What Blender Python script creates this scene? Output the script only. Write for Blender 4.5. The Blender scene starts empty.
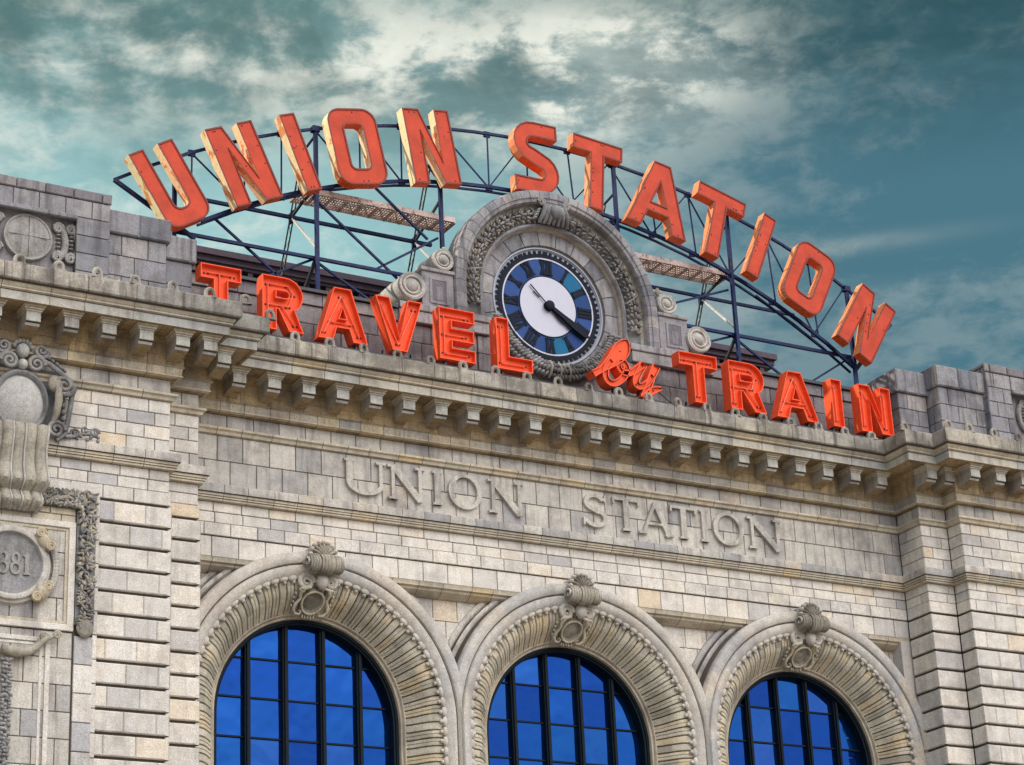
import bpy, math, random
from math import sin, cos, pi, sqrt, radians, atan2, hypot
from mathutils import Vector, Matrix
from mathutils.geometry import tessellate_polygon

R = random.Random(7)
sc = bpy.context.scene
COL = sc.collection

# ------------------------------------------------------------------ camera
cd = bpy.data.cameras.new("camera"); cam = bpy.data.objects.new("camera", cd); COL.objects.link(cam)
rt = Vector((0.8686235, -0.4934074, -0.0451918)); up = Vector((-0.1473300, -0.3442946, 0.9272298)); fw = Vector((0.4730613, 0.7987555, 0.3717561))
M3 = Matrix((rt, up, -fw)).transposed()
cam.matrix_world = Matrix.Translation((-28.463, -45.414, -12.234)) @ M3.to_4x4()
cd.sensor_width = 36.0; cd.sensor_fit = 'HORIZONTAL'; cd.lens = 2249.3 / 1024 * 36.0
cd.clip_start = 0.5; cd.clip_end = 5000
sc.camera = cam

# ------------------------------------------------------------------ world
SUN_EL, SUN_AZ = radians(34), radians(-74)      # direction to the sun, azimuth from +Y towards +X
w = bpy.data.worlds.new("World"); sc.world = w; w.use_nodes = True
nt = w.node_tree; nt.nodes.clear()
def WN(t, **k):
    n = nt.nodes.new(t)
    for a, b in k.items(): setattr(n, a, b)
    return n
def wl(a, b): nt.links.new(a, b)
out = WN('ShaderNodeOutputWorld'); bg = WN('ShaderNodeBackground'); wl(bg.outputs[0], out.inputs[0])
bg.inputs[1].default_value = 0.10
sky = WN('ShaderNodeTexSky', sky_type='NISHITA'); sky.sun_disc = False
sky.sun_elevation = SUN_EL; sky.sun_rotation = SUN_AZ; sky.ozone_density = 2.0; sky.air_density = 1.2; sky.dust_density = 1.2
tc = WN('ShaderNodeTexCoord'); sep = WN('ShaderNodeSeparateXYZ'); wl(tc.outputs['Generated'], sep.inputs[0])
def wm(op, a, b=None, c=None, clamp=False):
    n = WN('ShaderNodeMath', operation=op); n.use_clamp = clamp
    for i, v in enumerate((a, b, c)):
        if v is None: continue
        if isinstance(v, (int, float)): n.inputs[i].default_value = v
        else: wl(v, n.inputs[i])
    return n.outputs[0]
def wmix(f, a, b):
    n = WN('ShaderNodeMix', data_type='RGBA')
    if isinstance(f, (int, float)): n.inputs[0].default_value = f
    else: wl(f, n.inputs[0])
    for s, v in ((6, a), (7, b)):
        if isinstance(v, tuple): n.inputs[s].default_value = v + (1,)
        else: wl(v, n.inputs[s])
    return n.outputs[2]
def wramp(v, stops, interp='EASE'):
    n = WN('ShaderNodeValToRGB'); cr = n.color_ramp; cr.interpolation = interp
    while len(cr.elements) < len(stops): cr.elements.new(0.5)
    for e, (p, c) in zip(cr.elements, stops): e.position = p; e.color = (c + (1,)) if isinstance(c, tuple) else (c, c, c, 1)
    wl(v, n.inputs[0]); return n.outputs[0]
X_, Y_, Z_ = sep.outputs
# azimuth (from +Y to +X) and elevation of the direction, in radians
az = wm('ARCTAN2', X_, Y_)
el = wm('ARCSINE', Z_)
# cloud layer: direction projected onto a high flat sheet
zz = wm('ADD', wm('MAXIMUM', Z_, 0.0), 0.16)
px = wm('DIVIDE', X_, zz); py = wm('DIVIDE', Y_, zz)
cmb = WN('ShaderNodeCombineXYZ'); wl(px, cmb.inputs[0]); wl(py, cmb.inputs[1])
def wnoise(scale, detail, rough, dist=0.0, off=(0, 0, 0), stretch=(1, 1, 1), rot=0):
    mp = WN('ShaderNodeMapping'); mp.inputs['Location'].default_value = off; mp.inputs['Scale'].default_value = stretch; mp.inputs['Rotation'].default_value = (0, 0, rot)
    wl(cmb.outputs[0], mp.inputs[0])
    n = WN('ShaderNodeTexNoise'); n.inputs['Scale'].default_value = scale; n.inputs['Detail'].default_value = detail
    n.inputs['Roughness'].default_value = rough; n.inputs['Distortion'].default_value = dist
    wl(mp.outputs[0], n.inputs['Vector']); return n.outputs[0]
n1 = wnoise(8.5, 12, 0.60, 0.18, (4.2, 1.3, 0), (1, 1.0, 1), radians(30))
n2 = wnoise(24.0, 8, 0.64, 0.25, (1.2, 7.7, 0), (1, 1.0, 1), radians(30))
n3 = wnoise(3.6, 5, 0.5, 0.3, (9.1, 3.3, 0))
def blob(a0, e0, ra, re):       # soft patch of sky around an azimuth / elevation, in degrees
    da = wm('DIVIDE', wm('SUBTRACT', az, radians(a0)), radians(ra)); de = wm('DIVIDE', wm('SUBTRACT', el, radians(e0)), radians(re))
    d = wm('ADD', wm('MULTIPLY', da, da), wm('MULTIPLY', de, de))
    return wm('EXPONENT', wm('MULTIPLY', d, -1.0))
# clear-air part: the physical sky toned towards the teal of the photograph's air
air = WN('ShaderNodeMix', data_type='RGBA', blend_type='MULTIPLY'); air.inputs[0].default_value = 1.0
wl(sky.outputs[0], air.inputs[6]); air.inputs[7].default_value = (0.95, 1.1, 0.80, 1)
# broad light and dark of the cloud deck
east = wramp(wm('MULTIPLY', wm('SUBTRACT', az, radians(24)), 1 / radians(15)), [(0.0, 0.0), (1.0, 1.0)])      # 0 left .. 1 right
hi = wramp(wm('MULTIPLY', wm('SUBTRACT', el, radians(25.5)), 1 / radians(5.5)), [(0.0, 0.0), (1.0, 1.0)])
low = wmix(east, (3.4, 6.0, 6.2), (0.72, 1.85, 2.45))
dens = wramp(wm('ADD', wm('MULTIPLY', n1, 0.55), wm('MULTIPLY', n3, 0.45)), [(0.40, 0.0), (0.60, 1.0)])
high = wmix(east, wmix(dens, (1.3, 2.7, 2.8), (2.6, 4.4, 4.3)), wmix(dens, (0.13, 0.58, 0.82), (0.80, 1.70, 1.80)))
deck = wmix(wm('MULTIPLY', hi, 0.9), low, high)
bright = (9.0, 9.2, 8.2)
m1 = wramp(wm('ADD', wm('MULTIPLY', n1, 0.62), wm('MULTIPLY', n2, 0.38)), [(0.44, 0.0), (0.57, 1.0)])
glow = wm('ADD', wm('ADD', wm('MULTIPLY', blob(23, 29.9, 7, 1.9), 0.75), wm('MULTIPLY', blob(33.6, 29.6, 3.6, 1.35), 1.5)), wm('MULTIPLY', blob(28.6, 29.6, 3.5, 1.2), 0.6), clamp=True)
wisp = wm('MULTIPLY', wramp(wm('ADD', wm('MULTIPLY', n2, 0.4), wm('MULTIPLY', n3, 0.6)), [(0.46, 0.0), (0.60, 1.0)]), 0.50)
lightc = wm('ADD', wm('MULTIPLY', glow, wm('ADD', wm('MULTIPLY', m1, 0.95), 0.12)), wm('MULTIPLY', wisp, wm('SUBTRACT', 1.0, wm('MULTIPLY', east, 0.74))), clamp=True)
lightc = wm('ADD', lightc, wm('MULTIPLY', wm('ADD', blob(39.5, 24.6, 3.2, 0.22), wm('MULTIPLY', blob(37.5, 23.3, 4.5, 0.3), 0.7)), wm('MULTIPLY', n2, 0.30)), clamp=True)
cloudc = wmix(lightc, deck, bright)
darkm = wm('MULTIPLY', wramp(wm('ADD', wm('MULTIPLY', n1, 0.6), wm('MULTIPLY', n3, 0.4)), [(0.40, 1.0), (0.56, 0.0)]), wm('MULTIPLY', hi, 0.75))
topb = wramp(wm('MULTIPLY', wm('SUBTRACT', el, radians(30.0)), 1 / radians(1.8)), [(0.0, 0.0), (1.0, 0.75)])
cloudc = wmix(wm('MAXIMUM', darkm, wm('MULTIPLY', topb, wramp(n1, [(0.42, 1.0), (0.62, 0.35)]))), cloudc, wmix(east, (0.75, 1.55, 1.55), (0.30, 0.95, 1.10)))
# the side of the sky the facade looks at: blue and pale cloud, plus an unseen bright lobe added as key light
def wdot(v):
    n = WN('ShaderNodeVectorMath', operation='DOT_PRODUCT'); wl(tc.outputs['Generated'], n.inputs[0]); n.inputs[1].default_value = v; return n.outputs['Value']
front = wramp(wm('MULTIPLY', Y_, -1.0), [(0.0, 0.0), (0.40, 1.0)])
lobe = wramp(wdot(Vector((0.20, -0.66, 0.72)).normalized()), [(0.0, 0.0), (0.55, 0.04), (0.82, 0.30), (0.97, 1.0)], 'LINEAR')
litbase = wmix(wramp(n3, [(0.40, 0.0), (0.60, 1.0)]), (1.6, 3.4, 6.0), (4.6, 5.4, 6.2))
keysky = WN('ShaderNodeMix', data_type='RGBA', blend_type='ADD'); keysky.inputs[0].default_value = 1.0; wl(litbase, keysky.inputs[6]); wl(wmix(lobe, (0.0, 0.0, 0.0), (50.0, 46.5, 43.0)), keysky.inputs[7])
cloudc = wmix(front, cloudc, keysky.outputs[2])
body = wmix(0.96, air.outputs[2], cloudc)
wl(body, bg.inputs[0])

sd = bpy.data.lights.new("sun", 'SUN'); sd.energy = 4.0; sd.angle = radians(1.0); sd.color = (1.0, 0.9, 0.74)
so = bpy.data.objects.new("sun", sd); COL.objects.link(so)
sdir = Vector((sin(SUN_AZ) * cos(SUN_EL), cos(SUN_AZ) * cos(SUN_EL), sin(SUN_EL)))
so.rotation_euler = (-sdir).to_track_quat('-Z', 'Y').to_euler()
vs = sc.view_settings; vs.view_transform = 'Standard'; vs.look = 'None'; vs.exposure = 0.0; vs.gamma = 1.0; vs.use_curve_mapping = False

# ------------------------------------------------------------------ materials
MATS = {}
def newmat(name):
    m = bpy.data.materials.new(name); m.use_nodes = True; t = m.node_tree; t.nodes.clear()
    o = t.nodes.new('ShaderNodeOutputMaterial'); p = t.nodes.new('ShaderNodeBsdfPrincipled'); t.links.new(p.outputs[0], o.inputs[0])
    MATS[name] = m; return m, t, p
def N(t, typ, **k):
    n = t.nodes.new(typ)
    for a, b in k.items(): setattr(n, a, b)
    return n
def ramp(t, v, stops, interp='LINEAR'):
    n = N(t, 'ShaderNodeValToRGB'); cr = n.color_ramp; cr.interpolation = interp
    while len(cr.elements) < len(stops): cr.elements.new(0.5)
    for e, (p, c) in zip(cr.elements, stops): e.position = p; e.color = (c + (1,)) if isinstance(c, tuple) else (c, c, c, 1)
    t.links.new(v, n.inputs[0]); return n.outputs[0]
def noise(t, scale, detail=4, rough=0.6, stretch=(1, 1, 1), coord=None):
    g = N(t, 'ShaderNodeNewGeometry'); mp = N(t, 'ShaderNodeMapping'); mp.inputs['Scale'].default_value = stretch
    t.links.new(g.outputs['Position'], mp.inputs[0])
    n = N(t, 'ShaderNodeTexNoise'); n.inputs['Scale'].default_value = scale; n.inputs['Detail'].default_value = detail; n.inputs['Roughness'].default_value = rough
    t.links.new(mp.outputs[0], n.inputs['Vector']); return n.outputs[0]
def mixc(t, f, a, b, mode='MIX'):
    n = N(t, 'ShaderNodeMix', data_type='RGBA', blend_type=mode)
    if isinstance(f, (int, float)): n.inputs[0].default_value = f
    else: t.links.new(f, n.inputs[0])
    for s, v in ((6, a), (7, b)):
        if isinstance(v, tuple): n.inputs[s].default_value = v + (1,)
        else: t.links.new(v, n.inputs[s])
    return n.outputs[2]
def stone(name, stops, dirt=(0.10, 0.09, 0.09), dirt_amt=0.5, streak=0.35, bump=0.6, rough=0.85, grain=0.55, dirt_lo=0.50):
    m, t, p = newmat(name)
    a = N(t, 'ShaderNodeAttribute'); a.attribute_name = 'tint'
    base = ramp(t, a.outputs['Fac'], stops)
    big = noise(t, 0.9, 5, 0.65)
    mid = noise(t, 4.0, 6, 0.7)
    fine = noise(t, 38, 4, 0.7)
    st = noise(t, 1.0, 4, 0.6, (5.5, 5.5, 0.55))
    c = mixc(t, ramp(t, mid, [(0.35, 0.0), (0.75, 0.5)]), base, (0.56, 0.47, 0.35), 'MULTIPLY')
    c = mixc(t, grain, c, ramp(t, fine, [(0.28, 0.30), (0.5, 0.98), (0.72, 1.6)]), 'MULTIPLY')
    dm = ramp(t, big, [(dirt_lo, 0.0), (dirt_lo + 0.16, dirt_amt)])
    blot = noise(t, 7.5, 8, 0.75)
    c = mixc(t, ramp(t, blot, [(0.54, 0.0), (0.70, dirt_amt * 0.8)]), c, dirt)
    c = mixc(t, dm, c, dirt)
    sm = ramp(t, st, [(0.50, 0.0), (0.68, streak)])
    c = mixc(t, sm, c, dirt)
    t.links.new(c, p.inputs['Base Color']); p.inputs['Roughness'].default_value = rough
    p.inputs['Specular IOR Level'].default_value = 0.25
    b = N(t, 'ShaderNodeBump'); b.inputs['Strength'].default_value = bump; b.inputs['Distance'].default_value = 0.02
    t.links.new(noise(t, 22, 6, 0.75), b.inputs['Height']); t.links.new(b.outputs[0], p.inputs['Normal'])
    return m
cream = [(0.0, (0.46, 0.455, 0.47)), (0.14, (0.56, 0.535, 0.52)), (0.4, (0.66, 0.62, 0.575)), (0.65, (0.74, 0.695, 0.64)), (0.86, (0.76, 0.69, 0.60)), (1.0, (0.70, 0.58, 0.44))]
S_WALL = stone('ashlar_cream', cream, (0.20, 0.18, 0.17), 0.40, 0.22)
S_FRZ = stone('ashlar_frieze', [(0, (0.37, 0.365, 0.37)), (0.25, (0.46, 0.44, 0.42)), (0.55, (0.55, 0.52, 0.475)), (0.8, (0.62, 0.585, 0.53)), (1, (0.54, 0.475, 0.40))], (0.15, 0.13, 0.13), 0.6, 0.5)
S_MLD = stone('moulding_stone', [(0, (0.36, 0.34, 0.32)), (0.5, (0.47, 0.42, 0.35)), (1, (0.56, 0.47, 0.33))], (0.14, 0.12, 0.11), 0.6, 0.45)
S_LEDG = stone('ledge_tan_stone', [(0, (0.52, 0.47, 0.38)), (0.6, (0.62, 0.55, 0.44)), (0.9, (0.64, 0.55, 0.42)), (1, (0.64, 0.52, 0.34))], (0.20, 0.16, 0.13), 0.45, 0.3)
S_COR = stone('cornice_stone', [(0, (0.40, 0.41, 0.40)), (0.5, (0.52, 0.51, 0.47)), (1, (0.56, 0.51, 0.42))], (0.16, 0.14, 0.12), 0.55, 0.55)
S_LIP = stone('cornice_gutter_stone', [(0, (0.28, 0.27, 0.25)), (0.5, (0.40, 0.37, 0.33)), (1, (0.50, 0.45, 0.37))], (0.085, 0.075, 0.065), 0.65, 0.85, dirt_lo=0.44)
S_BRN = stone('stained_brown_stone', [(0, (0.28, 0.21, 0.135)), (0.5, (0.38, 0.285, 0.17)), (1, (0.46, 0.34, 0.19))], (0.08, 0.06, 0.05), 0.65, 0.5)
S_ATT = stone('weathered_attic_stone', [(0, (0.17, 0.16, 0.185)), (0.4, (0.235, 0.22, 0.24)), (0.75, (0.30, 0.28, 0.285)), (1, (0.37, 0.345, 0.33))], (0.075, 0.07, 0.08), 0.6, 0.6)
S_PAR = stone('parapet_grey_stone', [(0, (0.19, 0.195, 0.225)), (0.4, (0.28, 0.275, 0.30)), (0.75, (0.35, 0.335, 0.345)), (1, (0.41, 0.38, 0.37))], (0.08, 0.075, 0.085), 0.6, 0.7)
S_CRV = stone('carved_stone', [(0, (0.30, 0.285, 0.27)), (0.5, (0.40, 0.37, 0.32)), (1, (0.47, 0.42, 0.33))], (0.09, 0.08, 0.07), 0.7, 0.4, bump=0.6, dirt_lo=0.46)
S_CRG = stone('carved_grey_stone', [(0, (0.20, 0.205, 0.22)), (0.5, (0.29, 0.29, 0.30)), (1, (0.36, 0.345, 0.33))], (0.06, 0.055, 0.055), 0.7, 0.45, bump=0.6, dirt_lo=0.46)
S_VOU = stone('voussoir_stone', [(0, (0.36, 0.34, 0.29)), (0.3, (0.52, 0.48, 0.40)), (0.65, (0.66, 0.61, 0.50)), (1, (0.66, 0.55, 0.38))], (0.20, 0.17, 0.12), 0.45, 0.2)
S_ARC = stone('archivolt_stone', [(0, (0.44, 0.435, 0.44)), (0.5, (0.58, 0.55, 0.51)), (1, (0.60, 0.535, 0.46))], (0.20, 0.185, 0.18), 0.4, 0.2)
S_LGT = stone('pale_volute_stone', [(0, (0.42, 0.42, 0.42)), (1, (0.56, 0.54, 0.50))], (0.12, 0.11, 0.11), 0.6, 0.3)

def simple(name, col, rough=0.6, metal=0.0, var=0.15, spots=None, spec=0.5, bump=0.0, scale=6):
    m, t, p = newmat(name)
    n = noise(t, scale, 5, 0.65)
    c = mixc(t, 1.0, col, ramp(t, n, [(0.3, 1 - var), (0.7, 1 + var)]), 'MULTIPLY')
    if spots:
        s = noise(t, spots[1], 3, 0.6); c = mixc(t, ramp(t, s, [(spots[2], 0.0), (spots[2] + 0.05, spots[3])]), c, spots[0])
    t.links.new(c, p.inputs['Base Color']); p.inputs['Roughness'].default_value = rough; p.inputs['Metallic'].default_value = metal
    p.inputs['Specular IOR Level'].default_value = spec
    if bump:
        b = N(t, 'ShaderNodeBump'); b.inputs['Strength'].default_value = bump; b.inputs['Distance'].default_value = 0.01
        t.links.new(n, b.inputs['Height']); t.links.new(b.outputs[0], p.inputs['Normal'])
    return m
RUST = (0.10, 0.03, 0.015)
M_JOINT = simple('dark_mortar', (0.085, 0.07, 0.055), 0.95)
M_FACE = simple('sign_salmon_enamel', (0.50, 0.052, 0.020), 0.55, spec=0.2, var=0.2, spots=(RUST, 9, 0.68, 0.8), scale=2.2)
M_RIM = simple('sign_rim_dark_red', (0.17, 0.012, 0.006), 0.6, var=0.3, spots=(RUST, 9, 0.55, 0.8))
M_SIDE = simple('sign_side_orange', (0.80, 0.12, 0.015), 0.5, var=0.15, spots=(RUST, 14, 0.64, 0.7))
M_SUNLIT = simple('sign_side_sunlit_cream', (0.88, 0.70, 0.40), 0.6, var=0.12, spots=((0.74, 0.20, 0.04), 2.6, 0.56, 0.85))  # sunlight painted into the colour of the left-facing letter sides
M_PEACH = simple('sign_side_sunlit_peach', (0.78, 0.24, 0.09), 0.6, var=0.12, spots=((0.80, 0.42, 0.18), 2.2, 0.58, 0.7))  # same painted-in sunlight, in peach, for the letters from S onwards
M_SFACE = simple('channel_letter_red', (0.82, 0.085, 0.022), 0.5, spec=0.2, var=0.12, spots=(RUST, 18, 0.68, 0.7), scale=3)
M_SSIDE = simple('channel_letter_side_red', (0.86, 0.10, 0.028), 0.5, spec=0.25, var=0.14, spots=(RUST, 15, 0.66, 0.7))
M_TUBE = simple('unlit_neon_tube', (0.80, 0.13, 0.06), 0.15, var=0.05)
M_STEEL = simple('navy_steel', (0.006, 0.016, 0.075), 0.55, 0.0, 0.4, spec=0.2, spots=((0.06, 0.03, 0.03), 8, 0.60, 0.7))
M_GALV = simple('pale_galvanised_steel', (0.62, 0.58, 0.54), 0.5, 0.1, 0.2)
M_WALK = simple('walkway_grating', (0.58, 0.46, 0.42), 0.6, 0.0, 0.25, spots=((0.20, 0.10, 0.08), 9, 0.56, 0.7))
M_DARK = simple('black_metal', (0.016, 0.018, 0.024), 0.5, 0.0, 0.3)
M_PURP = simple('dark_purple_cornice_paint', (0.075, 0.05, 0.075), 0.7, 0.0, 0.25)
M_NUM = simple('clock_black_paint', (0.003, 0.006, 0.016), 0.6, spec=0.15)
M_DIAL = simple('clock_white_glass', (0.44, 0.44, 0.53), 0.3, var=0.05, scale=3)
M_RING = simple('clock_pale_ring', (0.30, 0.33, 0.40), 0.5, var=0.08)
def seg(name, c): return simple(name, c, 0.4, var=0.12, scale=5, spec=0.12)
M_BLUE = [seg('clock_blue_glass', (0.010, 0.045, 0.17)), seg('clock_blue_glass_light', (0.020, 0.062, 0.22)), seg('clock_teal_glass', (0.002, 0.11, 0.23))]
def glassmat():
    m, t, p = newmat('blue_window_glass')
    a = N(t, 'ShaderNodeAttribute'); a.attribute_name = 'tint'
    c = ramp(t, a.outputs['Fac'], [(0, (0.001, 0.032, 0.19)), (0.5, (0.002, 0.042, 0.23)), (0.85, (0.004, 0.062, 0.25)), (1, (0.016, 0.062, 0.27))])
    t.links.new(c, p.inputs['Base Color']); p.inputs['Metallic'].default_value = 0.85; p.inputs['Roughness'].default_value = 0.03
    b = N(t, 'ShaderNodeBump'); b.inputs['Strength'].default_value = 0.5; b.inputs['Distance'].default_value = 0.05
    t.links.new(noise(t, 0.9, 2, 0.5), b.inputs['Height']); t.links.new(b.outputs[0], p.inputs['Normal'])
    return m
M_GLASS = glassmat()
M_FRAME = simple('window_frame_black_teal', (0.004, 0.009, 0.014), 0.5, 0.0, 0.2, spec=0.12)
M_GND = simple('plaza_paving', (0.20, 0.175, 0.145), 0.9, 0, 0.15, scale=0.4)
M_ROOF = simple('flat_roof_membrane', (0.16, 0.155, 0.15), 0.9, 0, 0.15)

# ------------------------------------------------------------------ mesh builder
class MB:
    def __init__(s): s.v = []; s.f = []; s.m = []; s.t = []; s.mats = []
    def mi(s, m):
        if m not in s.mats: s.mats.append(m)
        return s.mats.index(m)
    def face(s, pts, m, tint=0.5):
        b = len(s.v); s.v += [tuple(p) for p in pts]; s.f.append(tuple(range(b, b + len(pts)))); s.m.append(s.mi(m)); s.t.append(tint)
    def grid(s, rows, m, tint=0.5, close_u=False, close_v=False, caps=False, mf=None, tf=None):
        """rows: list of lists of points; quads between them (shared vertices)"""
        b = len(s.v); nu = len(rows); nv = len(rows[0]); k = s.mi(m) if m else 0
        for r in rows: s.v += [tuple(p) for p in r]
        for i in range(nu if close_u else nu - 1):
            for j in range(nv if close_v else nv - 1):
                i2 = (i + 1) % nu; j2 = (j + 1) % nv
                s.f.append((b + i * nv + j, b + i * nv + j2, b + i2 * nv + j2, b + i2 * nv + j))
                s.m.append(s.mi(mf(i, j)) if mf else k); s.t.append(tf(i, j) if tf else tint)
        if caps:
            for i in (0, nu - 1):
                ring = [b + i * nv + j for j in range(nv)]
                s.f.append(tuple(ring if i else ring[::-1])); s.m.append(k if not mf else s.mi(mf(i if i == 0 else i - 1, 0))); s.t.append(tint)
    def box(s, x0, x1, y0, y1, z0, z1, m, tint=0.5, ch=0.0):
        if ch:
            s.chbox(Vector((x0, y0, z0)), Vector((x1, y1, z1)), m, tint, ch); return
        p = [(x, y, z) for z in (z0, z1) for y in (y0, y1) for x in (x0, x1)]
        for q in ((0, 2, 3, 1), (4, 5, 7, 6), (0, 1, 5, 4), (2, 6, 7, 3), (0, 4, 6, 2), (1, 3, 7, 5)):
            s.face([p[i] for i in q], m, tint)
    def chbox(s, a, c, m, tint, ch):
        x0, y0, z0 = a; x1, y1, z1 = c
        def ring(z, i): return [(x0 + i, y0 + i, z), (x1 - i, y0 + i, z), (x1 - i, y1 - i, z), (x0 + i, y1 - i, z)]
        s.grid([ring(z0, ch), ring(z0 + ch, 0), ring(z1 - ch, 0), ring(z1, ch)], m, tint, close_v=True, caps=True)
    def tube(s, pts, r, m, n=8, tint=0.5, closed=False, tf=None):
        pts = [Vector(p) for p in pts]; L = len(pts); rows = []
        rr = r if isinstance(r, (list, tuple)) else [r] * L
        t0 = (pts[1] - pts[0]).normalized(); ref = Vector((0, 0, 1)) if abs(t0.z) < 0.9 else Vector((1, 0, 0))
        nrm = t0.cross(ref).normalized()
        for i, p in enumerate(pts):
            if closed: t = (pts[(i + 1) % L] - pts[i - 1]).normalized()
            else: t = (pts[min(i + 1, L - 1)] - pts[max(i - 1, 0)]).normalized()
            nrm = (nrm - t * nrm.dot(t)).normalized(); bi = t.cross(nrm)
            rows.append([p + (nrm * cos(2 * pi * k / n) + bi * sin(2 * pi * k / n)) * rr[i] for k in range(n)])
        s.grid(rows, m, tint, close_u=closed, close_v=True, caps=not closed, tf=tf)
    def beam(s, a, c, wd, m, tint=0.5, ht=None):
        """square section bar"""
        a = Vector(a); c = Vector(c); ht = ht or wd; t = (c - a).normalized(); ref = Vector((0, 1, 0)) if abs(t.y) < 0.9 else Vector((0, 0, 1))
        n1_ = t.cross(ref).normalized() * wd / 2; n2_ = t.cross(n1_).normalized() * ht / 2
        s.grid([[p + n1_ + n2_, p - n1_ + n2_, p - n1_ - n2_, p + n1_ - n2_] for p in (a, c)], m, tint, close_v=True, caps=True)
    def ell(s, c, r, m, tint=0.5, rot=None, n=8, k=5):
        c = Vector(c); rows = []
        for i in range(k + 1):
            ph = -pi / 2 + pi * i / k; ph = max(min(ph, pi / 2 - 0.05), -pi / 2 + 0.05)
            row = []
            for j in range(n):
                v = Vector((r[0] * cos(ph) * cos(2 * pi * j / n), r[1] * cos(ph) * sin(2 * pi * j / n), r[2] * sin(ph)))
                if rot is not None: v = rot @ v
                row.append(c + v)
            rows.append(row)
        s.grid(rows, m, tint, close_v=True, caps=True)
    def lathe_y(s, c, prof, m, n=48, tint=0.5, mf=None, a0=0, a1=2 * pi, tf=None):
        """profile of (radius, y) turned round an axis parallel to Y through c=(x,z)"""
        full = abs(a1 - a0 - 2 * pi) < 1e-6; K = n if full else n + 1
        rows = [[(c[0] + r * cos(a0 + (a1 - a0) * i / n), y, c[1] + r * sin(a0 + (a1 - a0) * i / n)) for r, y in prof] for i in range(K)]
        s.grid(rows, m, tint, close_u=full, mf=mf, tf=tf)
    def loops(s, loops, y, m, tint=0.5, inv=False, xf=None):
        tris = tessellate_polygon([[Vector((x, z, 0)) for x, z in lp] for lp in loops]); fl = [p for lp in loops for p in lp]
        for tr in tris:
            q = [fl[i] for i in tr]
            pts = [(p[0], y, p[1]) for p in q]
            if xf: pts = [xf(p) for p in pts]
            s.face(pts, m, tint)
    def build(s, name, parent=None, smooth=35, recalc=False):
        me = bpy.data.meshes.new(name); me.from_pydata(s.v, [], s.f); me.validate(clean_customdata=False)
        for m in s.mats: me.materials.append(m)
        ok = len(me.polygons) == len(s.f)
        if ok:
            me.polygons.foreach_set('material_index', s.m)
            a = me.attributes.new('tint', 'FLOAT', 'FACE'); a.data.foreach_set('value', s.t)
        else: print('POLY MISMATCH', name, len(me.polygons), len(s.f))
        me.update()
        if recalc or True:
            import bmesh
            bm = bmesh.new(); bm.from_mesh(me); bmesh.ops.recalc_face_normals(bm, faces=bm.faces); bm.to_mesh(me); bm.free()
        if smooth:
            me.shade_smooth(); me.set_sharp_from_angle(angle=radians(smooth))
        o = bpy.data.objects.new(name, me); COL.objects.link(o)
        if parent: o.parent = parent
        return o
def T(): return R.random()
def root(name, loc, label, cat, group=None):
    o = bpy.data.objects.new(name, None); COL.objects.link(o); o.empty_display_size = 0.5
    o.location = (0, 0, 0); o['label'] = label; o['category'] = cat
    if group: o['group'] = group
    return o
def tag(o, **k):
    for a, b in k.items(): o[a] = b
    return o

# ------------------------------------------------------------------ ground
g = MB(); g.box(-1500, 1500, -1500, 1500, -14.6, -13.83, M_GND); o = g.build('ground', smooth=0); o['kind'] = 'structure'

BLD = root('station_building', (0, 0, 0), 'monumental pale stone railway station facade with three tall arched windows and a bracketed cornice', 'building')

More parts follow.
